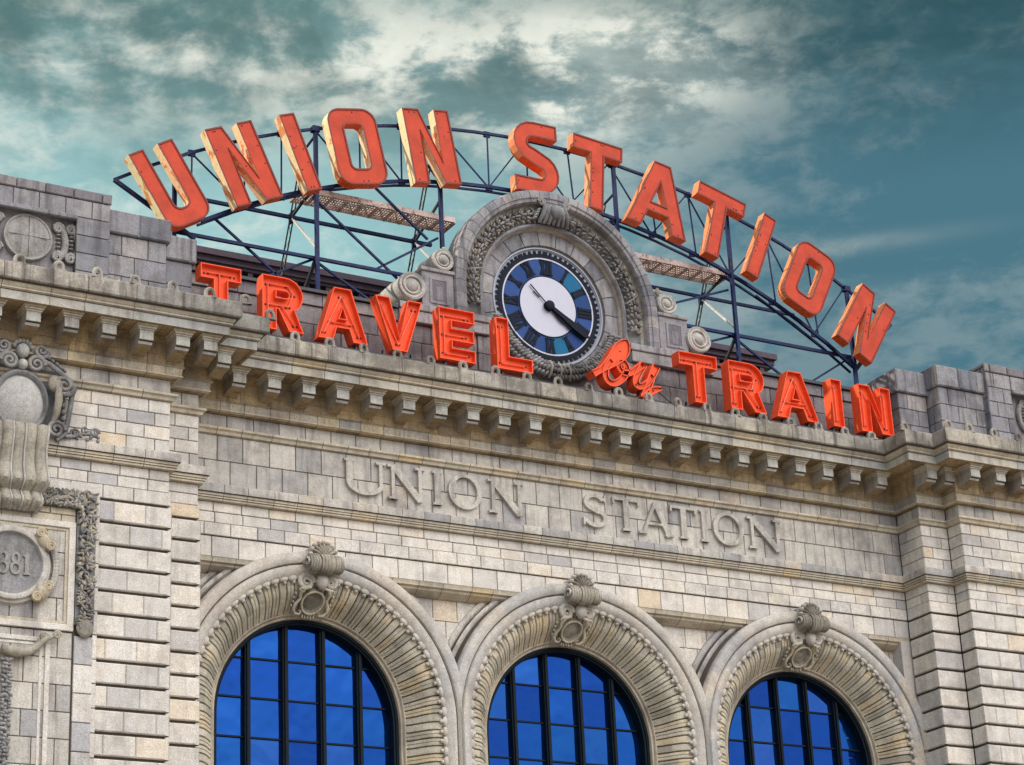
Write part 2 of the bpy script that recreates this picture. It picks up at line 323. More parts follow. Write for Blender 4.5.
# plan of the facade, left to right, at wall plane
XL0, XL1, XR0, XR1 = -10.41, -11.31, 10.47, 11.40
YA, YB = -0.95, -1.50
PLAN = [(-30, YB), (XL1, YB), (XL1, YA), (XL0, YA), (XL0, 0), (XR0, 0), (XR0, YA), (XR1, YA), (XR1, YB), (30, YB)]
def runs(plan=PLAN):
    out = []
    for i in range(len(plan) - 1):
        a = Vector((*plan[i], 0)); b = Vector((*plan[i + 1], 0)); d = (b - a).normalized(); out.append((a, b, d, Vector((d.y, -d.x, 0))))
    return out
def plan_pt(i, o, plan=PLAN):
    """plan vertex i pushed out by o (mitred)"""
    rs = runs(plan); p = Vector((*plan[i], 0))
    n = Vector((0, 0, 0))
    if i > 0: n += rs[i - 1][3]
    if i < len(rs): n += rs[i][3]
    return p + n * o
def sweep(mb, prof, mats, step=0.95, joint=0.014, plan=PLAN, only=None, skew=0.0):
    """prof: list of (offset, z) from top to bottom; mats: one per profile segment"""
    rs = runs(plan)
    for ri, (a, b, d, n) in enumerate(rs):
        if only is not None and ri not in only: continue
        L = (b - a).length; omax = max(p[0] for p in prof)
        lo = [(plan_pt(ri, o, plan) - a).dot(d) for o, z in prof]; hi_ = [(plan_pt(ri + 1, o, plan) - a).dot(d) for o, z in prof]
        s0 = max(lo); s1 = min(hi_)
        cuts = []
        if s1 - s0 > step * 0.8:
            k = max(1, round((s1 - s0) / step)); cuts = [s0 + (s1 - s0) * (j + R.uniform(-.12, .12)) / k for j in range(1, k)]
        st = [('e0', None)] + [('c', c) for c in cuts] + [('e1', None)]
        def row(kind, c, dlt=0):
            if kind == 'e0': return [a + d * lo[j] + n * prof[j][0] + Vector((0, 0, prof[j][1])) for j in range(len(prof))]
            if kind == 'e1': return [a + d * hi_[j] + n * prof[j][0] + Vector((0, 0, prof[j][1])) for j in range(len(prof))]
            return [a + d * (c + dlt) + n * prof[j][0] + Vector((0, 0, prof[j][1])) for j in range(len(prof))]
        for q in range(len(st) - 1):
            r0 = row(*st[q], joint / 2); r1 = row(*st[q + 1], -joint / 2); tt = T()
            mb.grid([r0, r1], None, tt, mf=lambda i, j: mats[j] if isinstance(mats, (list, tuple)) else mats)
            if q + 1 < len(st) - 1:
                r2 = [p - n * 0.012 for p in row(*st[q + 1], joint / 2)]; r1b = [p - n * 0.012 for p in r1]
                mb.grid([r1b, r2], M_JOINT, 0.5)
def block(mb, a, d, n, s0, s1, z0, z1, o, m, tint, gap=0.007, gz=None, ch=0.012, depth=0.05):
    """one ashlar block: front face at offset o, chamfered rim running back to o-depth"""
    gz = gap if gz is None else gz
    def ring(i, off): return [a + d * (s0 + gap + i) + n * off + Vector((0, 0, z0 + gz + i)), a + d * (s1 - gap - i) + n * off + Vector((0, 0, z0 + gz + i)),
                              a + d * (s1 - gap - i) + n * off + Vector((0, 0, z1 - gz - i)), a + d * (s0 + gap + i) + n * off + Vector((0, 0, z1 - gz - i))]
    f = ring(ch, o); mb.face(f, m, tint)
    mb.grid([f, ring(0, o - ch), ring(0, o - depth)], m, tint, close_v=True)
def rtint():
    x = R.gauss(0.52, 0.2)
    if R.random() < 0.045: x = R.uniform(0, 0.15)
    if R.random() < 0.025: x = R.uniform(0.9, 1)
    return min(max(x, 0), 1)
def course(mb, ri, z0, z1, o, width, m, plan=PLAN, gap=0.009, gz=None, ch=0.010, depth=0.05, shift=None, s_lo=None, s_hi=None, extra=0.0):
    a, b, d, n = runs(plan)[ri]
    s0 = (plan_pt(ri, o, plan) - a).dot(d) if s_lo is None else s_lo; s1 = (plan_pt(ri + 1, o, plan) - a).dot(d) if s_hi is None else s_hi
    if s1 - s0 < 0.05: return
    k = (s1 - s0) / width
    if k < 1.35: cs = [s0, s1]
    else:
        sh = (R.random() if shift is None else shift) * width
        cs = [s0]; x = s0 + sh
        while x < s1 - width * 0.25:
            if x > s0 + width * 0.25: cs.append(x)
            x += width * R.uniform(0.97, 1.03)
        cs.append(s1)
    for i in range(len(cs) - 1): block(mb, a, d, n, cs[i], cs[i + 1], z0, z1, o, m, rtint(), gap, gz, ch, depth)

# ------------------------------------------------------------------ walls
ARCHX = (-7.0, 0.0, 7.0); RW = 2.28
def arch_low(x, rad):      # lowest z of wall above the openings at x (None outside)
    for cx in ARCHX:
        if abs(x - cx) < rad: return sqrt(rad * rad - (x - cx) ** 2)
    return None
wall = MB()
rows_all = [(4.44, 4.68, 1.0), (4.18, 4.44, 1.0), (3.865, 4.18, 1.0)]
# rows shared by all runs
for ri in range(9):
    main = ri == 4; ret = ri in (1, 3, 5, 7)
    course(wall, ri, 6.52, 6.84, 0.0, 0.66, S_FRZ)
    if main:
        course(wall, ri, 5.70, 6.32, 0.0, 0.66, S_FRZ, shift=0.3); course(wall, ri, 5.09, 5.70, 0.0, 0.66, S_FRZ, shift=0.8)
    else:
        for k in range(4): course(wall, ri, 5.09 + k * 0.3075, 5.09 + (k + 1) * 0.3075, 0.0, 0.66, S_WALL, shift=0.5 * (k % 2))
    course(wall, ri, 4.44, 4.68, 0.0, 0.68, S_WALL); course(wall, ri, 4.18, 4.44, 0.0, 0.68, S_WALL)
    if main:
        course(wall, ri, 3.865, 4.18, 0.035, 0.66, S_WALL, gz=0.012); course(wall, ri, 3.36, 3.865, 0.0, 0.68, S_WALL, gz=0.014)
    else:
        course(wall, ri, 3.865, 4.18, 0.03, 0.7, S_WALL, gz=0.012)
        for k in range(22):
            zt = 3.84 - k * 0.5105; course(wall, ri, zt - 0.5105, zt, 0.055, 0.72, S_WALL, gz=0.035, gap=0.003, ch=0.022, depth=0.10, shift=0.5 * (k % 2) + 0.1) if zt > -7 else None
# spandrels between the arches (recessed plane y = +0.18)
a4, b4, d4, n4 = runs()[4]
for k, (z0, z1) in enumerate([(2.56, 3.09), (2.03, 2.56), (1.5, 2.03), (0.97, 1.5)]):
    x = XL0 + (0.3 if k % 2 else 0.62)
    xs = [XL0]
    while x < XR0: xs.append(x); x += 0.66
    xs.append(XR0)
    for i in range(len(xs) - 1):
        mid = (xs[i] + xs[i + 1]) / 2; lo = min([v if v is not None else -1 for v in (arch_low(xs[i], 3.55), arch_low(xs[i + 1], 3.55))])
        hh = arch_low(mid, 3.5)
        if hh is not None and hh > z1: continue
        if max(arch_low(xs[i], 3.4) or -1, arch_low(xs[i + 1], 3.4) or -1) > z0 + 0.25 and lo > z0: continue
        block(wall, a4, d4, n4, xs[i] - XL0, xs[i + 1] - XL0, z0, z1, -0.38, S_WALL, rtint(), 0.008, None, 0.01, 0.05)
# mortar backing, cut round the arches
def backing(mb, y, ztop, zbot, rad, m):
    x = XL0 - 0.2
    while x < XR0 + 0.2 - 1e-6:
        x2 = min(x + 0.12, XR0 + 0.2); l = arch_low((x + x2) / 2, rad)
        if l is None: mb.face([(x, y, zbot), (x2, y, zbot), (x2, y, ztop), (x, y, ztop)], m)
        else:
            l1 = arch_low(x, rad) or 0; l2 = arch_low(x2, rad) or 0
            mb.face([(x, y, l1), (x2, y, l2), (x2, y, ztop), (x, y, ztop)], m)
        x = x2
backing(wall, 0.03, 8.3, 3.30, 0.0, M_JOINT)
backing(wall, 0.41, 3.35, -13.8, 3.35, M_JOINT)
wall.face([(XL0, 0.03, 3.30), (XR0, 0.03, 3.30), (XR0, 0.41, 3.30), (XL0, 0.41, 3.30)], M_JOINT)
for ri in (0, 1, 2, 3, 5, 6, 7, 8):
    a, b, d, n = runs()[ri]; p0 = plan_pt(ri, -0.03); p1 = plan_pt(ri + 1, -0.03)
    wall.face([p0 + Vector((0, 0, -13.8)), p1 + Vector((0, 0, -13.8)), p1 + Vector((0, 0, 8.3)), p0 + Vector((0, 0, 8.3))], M_JOINT)
# plain lower wall and body of the building behind
for x0, x1 in ((-30, XL0), (XR0, 30)): wall.box(x0, x1, 1.2, 26, -13.8, 8.3, S_PAR)
wall.box(XL0, XR0, 1.6, 26, -13.8, 8.3, S_PAR)
wall.box(XL0, XR0, -0.05, 1.2, -13.8, -8.0, S_WALL)
for ri in (0, 2, 6, 8):
    a, b, d, n = runs()[ri]; wall.box(a.x, b.x, a.y - 0.08, a.y + 0.4, -13.8, -7.2, S_WALL)
wall.build('wall', BLD, smooth=0)
rd = MB(); rd.box(-30.2, 30.2, 0.9, 26.2, 8.3, 8.45, M_ROOF); rd.build('flat_roof', BLD, smooth=0)

# recess moulding over the arches
mb = MB()
RP = [(XL0, 0), (XR0, 0)]
sweep(mb, [(0.0, 3.37), (-0.02, 3.33), (-0.03, 3.27), (-0.10, 3.245), (-0.11, 3.20), (-0.22, 3.12), (-0.34, 3.09), (-0.39, 3.085)], [S_LEDG] * 7, 0.68, plan=RP)
mb.box(XL0 - 0.01, XL0 + 0.30, 0.0, 0.5, -8, 3.28, S_WALL, 0.5); mb.box(XR0 - 0.34, XR0 + 0.01, 0.0, 0.5, -8, 3.28, S_WALL, 0.3)
mb.build('recess_moulding', BLD)

# ------------------------------------------------------------------ string courses and cornice
mb = MB(); sweep(mb, [(-0.02, 6.53), (0.09, 6.505), (0.14, 6.48), (0.14, 6.43), (0.085, 6.40), (0.065, 6.335), (-0.02, 6.32)], [S_LEDG] * 6, 0.66)
mb.build('string_course', BLD)
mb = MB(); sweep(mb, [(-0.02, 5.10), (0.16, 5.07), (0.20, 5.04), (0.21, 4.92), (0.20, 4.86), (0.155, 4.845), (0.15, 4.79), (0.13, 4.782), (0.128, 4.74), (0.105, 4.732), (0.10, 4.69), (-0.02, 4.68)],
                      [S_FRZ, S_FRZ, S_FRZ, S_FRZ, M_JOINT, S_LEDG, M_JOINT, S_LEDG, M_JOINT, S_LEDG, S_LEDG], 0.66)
mb.build('string_course', BLD)
mb = MB()
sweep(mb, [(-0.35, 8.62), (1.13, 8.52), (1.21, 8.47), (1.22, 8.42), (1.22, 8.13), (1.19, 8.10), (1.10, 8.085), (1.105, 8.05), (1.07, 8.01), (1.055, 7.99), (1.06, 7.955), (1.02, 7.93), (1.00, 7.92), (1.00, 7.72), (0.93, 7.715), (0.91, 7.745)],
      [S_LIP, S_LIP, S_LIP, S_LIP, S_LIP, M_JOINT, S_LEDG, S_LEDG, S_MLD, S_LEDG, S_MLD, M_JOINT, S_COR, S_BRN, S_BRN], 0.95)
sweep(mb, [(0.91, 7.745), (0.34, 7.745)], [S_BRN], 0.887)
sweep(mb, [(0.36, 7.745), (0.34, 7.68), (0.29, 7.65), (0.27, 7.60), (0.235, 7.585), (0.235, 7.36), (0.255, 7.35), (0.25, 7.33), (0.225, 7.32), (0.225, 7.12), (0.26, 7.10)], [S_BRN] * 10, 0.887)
sweep(mb, [(0.26, 7.10), (0.20, 7.075), (0.19, 6.905), (0.215, 6.895), (0.21, 6.87), (0.12, 6.85), (-0.02, 6.84)], [S_MLD, S_MLD, M_JOINT, S_LEDG, S_LEDG, S_BRN], 0.60)
mb.build('cornice', BLD)

# modillion bracket (built once, copied)
def modillion_mesh():
    m = MB()
    def bar(hw, z0, z1, y0, y1, mt, t): m.box(-hw, hw, y0, y1, z0, z1, mt, t)
    m.box(-0.245, 0.245, -0.90, -0.235, 7.69, 7.743, S_LEDG, 0.4, ch=0.008)
    m.box(-0.215, 0.215, -0.86, -0.235, 7.64, 7.688, S_LEDG, 0.7, ch=0.008)
    m.box(-0.19, 0.19, -0.825, -0.235, 7.60, 7.638, S_COR, 0.6, ch=0.006)
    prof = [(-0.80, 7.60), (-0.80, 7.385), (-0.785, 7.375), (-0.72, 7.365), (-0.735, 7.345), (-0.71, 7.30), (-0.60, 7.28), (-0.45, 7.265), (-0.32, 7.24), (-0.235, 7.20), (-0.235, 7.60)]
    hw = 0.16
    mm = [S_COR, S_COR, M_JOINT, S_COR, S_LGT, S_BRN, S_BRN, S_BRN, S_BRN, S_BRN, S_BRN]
    n_ = len(prof)
    for j in range(n_):
        p, q = prof[j], prof[(j + 1) % n_]
        m.face([(-hw, p[0], p[1]), (hw, p[0], p[1]), (hw, q[0], q[1]), (-hw, q[0], q[1])], mm[j], 0.45)
    for sx in (-hw, hw): m.loops([[(a, b) for a, b in prof]], 0, S_MLD, 0.3, xf=lambda p, sx=sx: (sx, p[0], p[2]))
    return m
proto = modillion_mesh().build('modillion', BLD, smooth=0); proto['group'] = 'bracket blocks under the cornice'
spots = []
for i in range(22): spots.append((-9.34 + i * 0.881 + max(0, i - 12) * 0.033, 0.0))
spots.append((-10.68, YB))
for k in range(18): spots.append((-11.34 - k * 0.855, YB))
for k in range(18): spots.append((11.44 + k * 0.90, YB))
spots += [(-10.12, YA), (10.40, YA), (11.02, YA)]
first = True
for x, y in spots:
    if abs(x) > 19: continue
    o = proto if first else proto.copy()
    if not first: COL.objects.link(o); o.parent = BLD
    first = False; o.location = (x, y, 0)

# crest loops along the gutter lip
def loop_mesh():
    m = MB(); pts = [(0.088 * cos(t) * 1.0, 0, 0.08 + 0.10 * sin(t)) for t in [pi * k / 10 for k in range(11)]]
    pts = [(0.088, 0, -0.03)] + pts + [(-0.088, 0, -0.03)]
    m.tube(pts, 0.046, S_LIP, 8, R.random()); m.box(-0.15, 0.15, -0.05, 0.06, -0.03, 0.015, S_LIP, 0.5); return m
lp = loop_mesh().build('crest_loop', BLD); lp['group'] = 'small stone loops along the gutter edge'
pos = [(-8.10 + i * 0.897, -1.16) for i in range(20)] + [(-10.0, -2.66), (-9.15, -2.1)] + [(-10.86 - k * 0.875, -2.66) for k in range(9)] + [(9.32, -2.1), (10.35, -2.66)] + [(11.08 + k * 0.865, -2.66) for k in range(9)]
first = True
for x, y in pos:
    o = lp if first else lp.copy()
    if not first: COL.objects.link(o); o.parent = BLD
    first = False; o.location = (x, y, 8.50); o.rotation_euler = (0, R.uniform(-.06, .06), R.uniform(-.25, .25)); o.scale = (1, 1, R.uniform(.92, 1.08))

# ------------------------------------------------------------------ inscription
def stroke(p, q, wd): 
    dx, dz = q[0] - p[0], q[1] - p[1]; L = hypot(dx, dz); nx, nz = -dz / L * wd / 2, dx / L * wd / 2
    return [(p[0] + nx, p[1] + nz), (p[0] - nx, p[1] - nz), (q[0] - nx, q[1] - nz), (q[0] + nx, q[1] + nz)]
def relief(mb, polys, y, depth, m, tint=0.5):
    for lps in polys:
        lps = lps if isinstance(lps[0][0], (tuple, list)) else [lps]
        mb.loops(lps, y - depth, m, tint)
        for lp_ in lps: mb.grid([[(x, y - depth, z) for x, z in lp_], [(x, y + 0.02, z) for x, z in lp_]], m, tint, close_v=True)
def serif_letter(ch, x, w_, z0=5.32, h=0.87):
    TK, TN, SR = 0.165, 0.09, 0.06
    X = lambda u: x + u * w_; Z = lambda v: z0 + v * h
    P = []
    def ser(cx, v): P.append(stroke((cx - 0.13, Z(v) + (SR / 2 if v == 0 else -SR / 2)), (cx + 0.13, Z(v) + (SR / 2 if v == 0 else -SR / 2)), SR))
    def arc(cx, cz, rx, rz, a0, a1, t0, t1, n=18):
        o_, i_ = [], []
        for k in range(n + 1):
            a = a0 + (a1 - a0) * k / n; t = t0 + (t1 - t0) * abs(cos(a)) if t0 != t1 else t0
            o_.append((cx + rx * cos(a), cz + rz * sin(a))); i_.append((cx + (rx - t) * cos(a), cz + (rz - t * .8) * sin(a)))
        return o_ + i_[::-1]
    if ch == 'I': P.append(stroke((X(.5), Z(0)), (X(.5), Z(1)), TK)); ser(X(.5), 0); ser(X(.5), 1)
    if ch == 'T': P.append(stroke((X(.5), Z(0)), (X(.5), Z(1)), TK)); ser(X(.5), 0); P.append(stroke((X(0), Z(1) - .035), (X(1), Z(1) - .035), .07)); P.append(stroke((X(.03), Z(.8)), (X(.03), Z(1)), .05)); P.append(stroke((X(.97), Z(.8)), (X(.97), Z(1)), .05))
    if ch == 'N': P += [stroke((X(.12), Z(0)), (X(.12), Z(1)), TN), stroke((X(.88), Z(0)), (X(.88), Z(1)), TN), stroke((X(.12), Z(.97)), (X(.88), Z(.03)), TK)]; ser(X(.12), 0); ser(X(.1), 1); ser(X(.88), 1)
    if ch == 'U':
        r = .38 * w_
        P += [stroke((X(.12), Z(.35)), (X(.12), Z(1)), TK), stroke((X(.88), Z(.35)), (X(.88), Z(1)), TN)]; ser(X(.12), 1); ser(X(.88), 1)
        P.append(arc(X(.5), Z(.36), .38 * w_ + TK / 2, .36 * h, pi, 2 * pi, .09, .12))
    if ch == 'A': P += [stroke((X(.5), Z(1)), (X(.08), Z(0)), TN), stroke((X(.5), Z(1)), (X(.9), Z(0)), TK), stroke((X(.25), Z(.33)), (X(.75), Z(.33)), .06)]; ser(X(.08), 0); ser(X(.9), 0)
    if ch == 'O': 
        n = 28; P.append([[(X(.5) + .5 * w_ * cos(2 * pi * k / n), Z(.5) + .52 * h * sin(2 * pi * k / n)) for k in range(n)], [(X(.5) + (.5 * w_ - .13) * cos(-2 * pi * k / n), Z(.5) + (.52 * h - .08) * sin(-2 * pi * k / n)) for k in range(n)]])
    if ch == 'S':
        P.append(arc(X(.5), Z(.74), .40 * w_, .27 * h, radians(20), radians(255), .12, .12)); P.append(arc(X(.5), Z(.27), .44 * w_, .285 * h, radians(-165), radians(80), .12, .12))
        P.append(stroke((X(.36), Z(.56)), (X(.64), Z(.46)), .12)); P.append(stroke((X(.88), Z(.78)), (X(.88), Z(.98)), .05)); P.append(stroke((X(.08), Z(.02)), (X(.08), Z(.25)), .05))
    return P
INS = [('U', -6.35, 1.10), ('N', -5.17, .96), ('I', -4.0, .3), ('O', -3.55, .93), ('N', -2.42, .98), ('S', .24, .80), ('T', 1.17, .80), ('A', 1.98, .98), ('T', 2.92, .80), ('I', 3.82, .3), ('O', 4.24, .96), ('N', 5.36, 1.06)]
for ch, x, w_ in INS:
    m = MB()
    for k, p in enumerate(serif_letter(ch, x, w_)): relief(m, [p], 0.0, 0.085 + 0.0012 * k, S_FRZ, 0.62)
    o = m.build('inscription_letter', BLD, smooth=30); o['label'] = 'carved capital letter %s of the wall inscription' % ch

# ------------------------------------------------------------------ arches, voussoirs, windows
def arch_rows(cx, prof, n=60, zbot=-8.0, nj=10, clampL=None, clampR=None, a0=0, a1=pi):
    rows = []
    def add(f):
        r = []
        for (rad, y) in prof:
            x, z = f(rad); 
            if clampL is not None and x < clampL: x = clampL
            if clampR is not None and x > clampR: x = clampR
            r.append((x, y, z))
        rows.append(r)
    for k in range(nj): add(lambda rad: (cx + rad, zbot * (1 - k / nj)))
    for k in range(n + 1):
        t = pi * k / n; add(lambda rad: (cx + rad * cos(t), rad * sin(t)))
    for k in range(1, nj + 1): add(lambda rad: (cx - rad, zbot * k / nj))
    return rows
def build_arch(ai, cx):
    cl = None if ai == 0 else (cx - 3.5); cr = None if ai == 2 else (cx + 3.5)
    root_ = MB()
    prof = [(4.06, 0.40), (4.05, 0.31), (4.0, 0.28), (3.94, 0.285), (3.925, 0.33), (3.90, 0.33), (3.89, 0.20), (3.85, 0.17), (3.80, 0.175), (3.79, 0.22), (3.765, 0.22), (3.745, -0.02), (3.735, -0.13), (3.70, -0.18), (3.62, -0.195), (3.53, -0.19), (3.47, -0.155), (3.455, -0.10), (3.43, -0.10), (3.40, -0.145), (3.33, -0.15), (3.22, -0.11), (3.16, -0.05), (3.13, 0.02)]
    mats = [S_FRZ] * 12 + [S_ARC] * 11; mats[5] = M_JOINT; mats[10] = M_JOINT; mats[17] = M_JOINT
    rows = arch_rows(cx, prof, 96, clampL=cl, clampR=cr)
    seg_t = [T() for _ in range(60)]; pt = [0] * len(rows); acc = 0
    for i in range(len(rows)): pt[i] = seg_t[(i // 6) % 60]
    root_.grid(rows, None, 0.5, mf=lambda i, j: mats[j], tf=lambda i, j: pt[i] if j < 17 else pt[(i + 3) % len(pt)])
    arch = root_.build('arch_surround', BLD, smooth=38)
    # voussoirs: S-curved fluted wedges of the splay
    vm = MB(); nv = 46
    sp = [(3.12, 0.00), (3.06, 0.03), (2.98, 0.05), (2.88, 0.09), (2.78, 0.17), (2.69, 0.27), (2.61, 0.38), (2.54, 0.48), (2.46, 0.58), (2.43, 0.62)]
    st = []      # stations: (function) along the opening
    step = pi / nv; jl = step * 2.75
    units = [('j', 1, k) for k in range(int(7.0 / jl), -1, -1)] + [('a', 0, k) for k in range(nv)] + [('j', -1, k) for k in range(int(7.0 / jl) + 1)]
    for kind, sd_, k in units:
        def pos(u, rad):
            if kind == 'a': t = (k + u) * step; return (cx + rad * cos(t), rad * sin(t))
            z = -(k + (1 - u if sd_ > 0 else u)) * jl; return (cx + sd_ * rad, z)
        tt = rtint(); sub = [0.05, 0.12, 0.5, 0.88, 0.95] if k % 3 == 0 else [0.05, 0.11, 0.45, 0.5, 0.55, 0.89, 0.95]
        rows_ = []
        for u in sub:
            e = min(u, 1 - u); drop = 0.045 if e < 0.06 else 0.0
            if len(sub) == 7 and abs(u - 0.5) < 0.01: drop = 0.028
            row = []
            for jj, (rad, y) in enumerate(sp):
                lean = 0.05 * sin(jj / (len(sp) - 1) * pi * 2)
                x, z = pos(u + lean * 0.6, rad + drop); row.append((x, y + drop * 0.5, z))
            rows_.append(row)
        ts = [min(1, max(0, R.gauss(.55, .27))) for _ in range(3)]; cut = R.choice((3, 4, 5, 9)); kk = len(sub)
        vm.grid(rows_, S_VOU, tt, tf=lambda i, j: ts[0] if j < cut else ts[1])
    # dark bed behind the joints
    bed = [(r_ + 0.05, y_ + 0.02) for r_, y_ in sp]
    vm.grid(arch_rows(cx, bed, 60), M_JOINT, 0.5)
    # inner rim and reveal
    rim = [(2.46, 0.61), (2.45, 0.59), (2.425, 0.585), (2.41, 0.60), (2.395, 0.65), (2.345, 0.655), (2.335, 0.69), (2.33, 1.16)]
    vm.grid(arch_rows(cx, rim, 72), S_MLD, 0.6)
    tag(vm.build('voussoir_ring', arch, smooth=30))
    # scalloped leaf drops round the inner edge
    sm = MB(); ns = 42; l = pi * 3.14 / ns
    for k in range(-16, ns + 17):
        if 0 <= k <= ns: t = pi * k / ns; c = (cx + 3.135 * cos(t), 3.135 * sin(t)); ang = t
        elif k < 0: c = (cx + 3.135, k * l); ang = 0
        else: c = (cx - 3.135, -(k - ns) * l); ang = pi
        rot = Matrix.Rotation(-ang, 3, 'Y'); zr = R.uniform(.9, 1.12)
        def at(rad_, tan_, y_): return (c[0] + rad_ * cos(ang) - tan_ * sin(ang), y_, c[1] + rad_ * sin(ang) + tan_ * cos(ang))
        sm.ell(at(0.02, 0, -0.035), (0.078 * zr, 0.055, 0.118), S_ARC, 0.45 + 0.5 * T(), rot, 10, 7)
        sm.ell(at(-0.06, R.uniform(-.02, .02), -0.01), (0.06 * zr, 0.05, 0.05), S_ARC, 0.5 + 0.5 * T(), rot, 8, 5)
        sm.ell(at(-0.03, l / 2, 0.0), (0.03, 0.04, 0.02), S_CRV, 0.1, rot, 6, 4)
    sm.build('scalloped_edge', arch, smooth=60)
    # keystone cartouche
    km = MB()
    for k in range(9):      # shell
        t = radians(8 + 164 * k / 8); rot = Matrix.Rotation(-(t - pi / 2), 3, 'Y')
        km.ell((cx - 0.04 + 0.19 * cos(t), -0.31, 3.55 + 0.20 * sin(t)), (0.045, 0.09, 0.18), S_CRV, 0.7, rot, 8, 6)
        km.ell((cx - 0.04 + 0.34 * cos(t), -0.31, 3.55 + 0.36 * sin(t)), (0.058, 0.10, 0.058), S_ARC, 0.8, rot, 8, 6)
    km.box(cx - 0.36, cx + 0.36, -0.24, 0.0, 3.25, 3.80, S_ARC, 0.4, ch=0.03)
    for x0, x1, r_ in ((-0.44, -0.17, .165), (-0.165, 0.145, .20), (0.15, 0.40, .165)):      # rolled scroll
        n = 20; rows_ = []
        for q in range(7):
            u = q / 6; x = cx + x0 + (x1 - x0) * u; rr_ = r_ * (0.93 + 0.09 * sin(pi * u))
            rows_.append([(x, -0.36 + rr_ * cos(2 * pi * i / n), 3.37 + rr_ * 1.2 * sin(2 * pi * i / n)) for i in range(n)])
        km.grid(rows_, S_CRV, 0.6, close_v=True, caps=True)
        for q in range(1, 4):
            x = cx + x0 + (x1 - x0) * q / 4; km.tube([(x, -0.36 + (r_ + .005) * cos(2 * pi * i / n), 3.37 + (r_ + .005) * 1.2 * sin(2 * pi * i / n)) for i in range(n)], 0.016, S_CRV, 6, 0.9, closed=True)
    for s_ in (-1, 1):
        km.tube([(cx - .02 + s_ * 0.45, -0.36 + a_ * cos(b_) , 3.38 + a_ * .8 * sin(b_)) for a_, b_ in [(0.17 - 0.012 * i, -s_ * i * 0.55) for i in range(14)]], 0.03, S_LGT, 6, 0.9)
    # lower volutes and shield hanging on the splay
    def sy(r_):      # surface depth of the splay at radius r_
        for (ra, ya), (rb, yb) in zip(sp, sp[1:]):
            if rb <= r_ <= ra: return ya + (yb - ya) * (ra - r_) / (ra - rb)
        return 0.0
    def vol(cxx, cz, r0, s_, rad, turns=1.9, n=26, tnt=0.7, mt=S_CRV):
        km.tube([(cxx + s_ * (r0 * (1 - 0.85 * i / n)) * cos(pi * 2 * turns * i / n), sy(cz) - 0.10, cz + (r0 * (1 - 0.85 * i / n)) * sin(pi * 2 * turns * i / n)) for i in range(n + 1)], [rad * (1 - 0.5 * i / n) for i in range(n + 1)], mt, 7, tnt)
    cx0 = cx; cx = cx - 0.10; vol(cx - 0.26, 3.00, 0.21, 1, 0.075, mt=S_ARC); vol(cx + 0.36, 3.02, 0.15, -1, 0.07, mt=S_ARC)
    km.ell((cx + 0.09, -0.16, 3.02), (0.15, 0.15, 0.20), S_ARC, 0.6, None, 10, 6)
    km.ell((cx + 0.45, -0.02, 3.06), (0.08, 0.10, 0.12), S_ARC, 0.8, None, 8, 5)
    vv = Vector((0, -0.735, 0.68)); nn_ = Vector((0, -0.68, -0.735)); C0 = Vector((cx, sy(2.70), 2.70)) + nn_ * 0.03
    def LP(u, v, h_): return C0 + Vector((u, 0, 0)) + vv * v + nn_ * h_
    n = 28
    km.grid([[LP(0.25 * f * cos(2 * pi * q / n), 0.27 * f * sin(2 * pi * q / n) * (1.12 if sin(2 * pi * q / n) < 0 else .95), h_) for f, h_ in ((1.25, -0.08), (1.2, 0.05), (1.08, 0.10), (0.94, 0.09), (0.86, 0.03), (0.60, 0.055), (0.3, 0.07), (0.02, 0.075))] for q in range(n)], S_CRV, 0.5, close_u=True)
    km.tube([LP(0.27 * cos(2 * pi * q / n), 0.29 * sin(2 * pi * q / n) * (1.12 if sin(2 * pi * q / n) < 0 else .95), 0.10) for q in range(n)], 0.026, S_VOU, 6, 0.8, closed=True)
    for s_ in (-1, 1):
        km.tube([LP(s_ * u, v, h_) for u, v, h_ in ((.16, .38, .08), (.30, .36, .11), (.37, .22, .10), (.33, .06, .08), (.40, -.08, .09), (.43, -.22, .10), (.36, -.34, .10), (.25, -.36, .09), (.21, -.29, .09), (.27, -.24, .10))], [.03, .04, .042, .035, .04, .042, .038, .032, .026, .02], S_VOU, 7, 0.6)
        km.tube([LP(s_ * (.36 + .075 * (1 - .85 * q / 18) * cos(3.8 * pi * q / 18)), .30 + .075 * (1 - .85 * q / 18) * sin(3.8 * pi * q / 18), .12) for q in range(19)], 0.022, S_VOU, 6, 0.8)
        for q in range(4): km.ell(LP(s_ * (0.47 + 0.012 * (q % 2)), 0.16 - q * 0.11, 0.05), (0.035, 0.045, 0.042), S_VOU, 0.3, None, 6, 4)
    for q in range(5): km.ell(LP(-0.14 + 0.07 * q, -0.40 - .02 * (q % 2), 0.07), (0.024, 0.04, 0.065), S_VOU, 0.6, None, 6, 5)
    cx = cx0; km.build('keystone_cartouche', arch, smooth=60)
    # window
    win = MB()
    y0, y1 = 0.74, 1.16
    fr = [(2.36, y0), (2.27, y0), (2.26, y0 + 0.04), (2.225, y0 + 0.05), (2.22, y1)]
    win.grid(arch_rows(cx, fr, 60), M_FRAME, 0.5)
    def top(x, rad=2.2): return sqrt(max(rad * rad - x * x, 0.0))
    for x in (-1.42, -0.475, 0.475, 1.42):
        win.box(cx + x - 0.07, cx + x + 0.07, 0.90, 1.16, -8.0, top(x, 2.30), M_FRAME, 0.5, ch=0.012)
        win.box(cx + x - 0.03, cx + x + 0.03, 0.855, 0.902, -8.0, top(x, 2.28), M_FRAME, 0.5, ch=0.01)
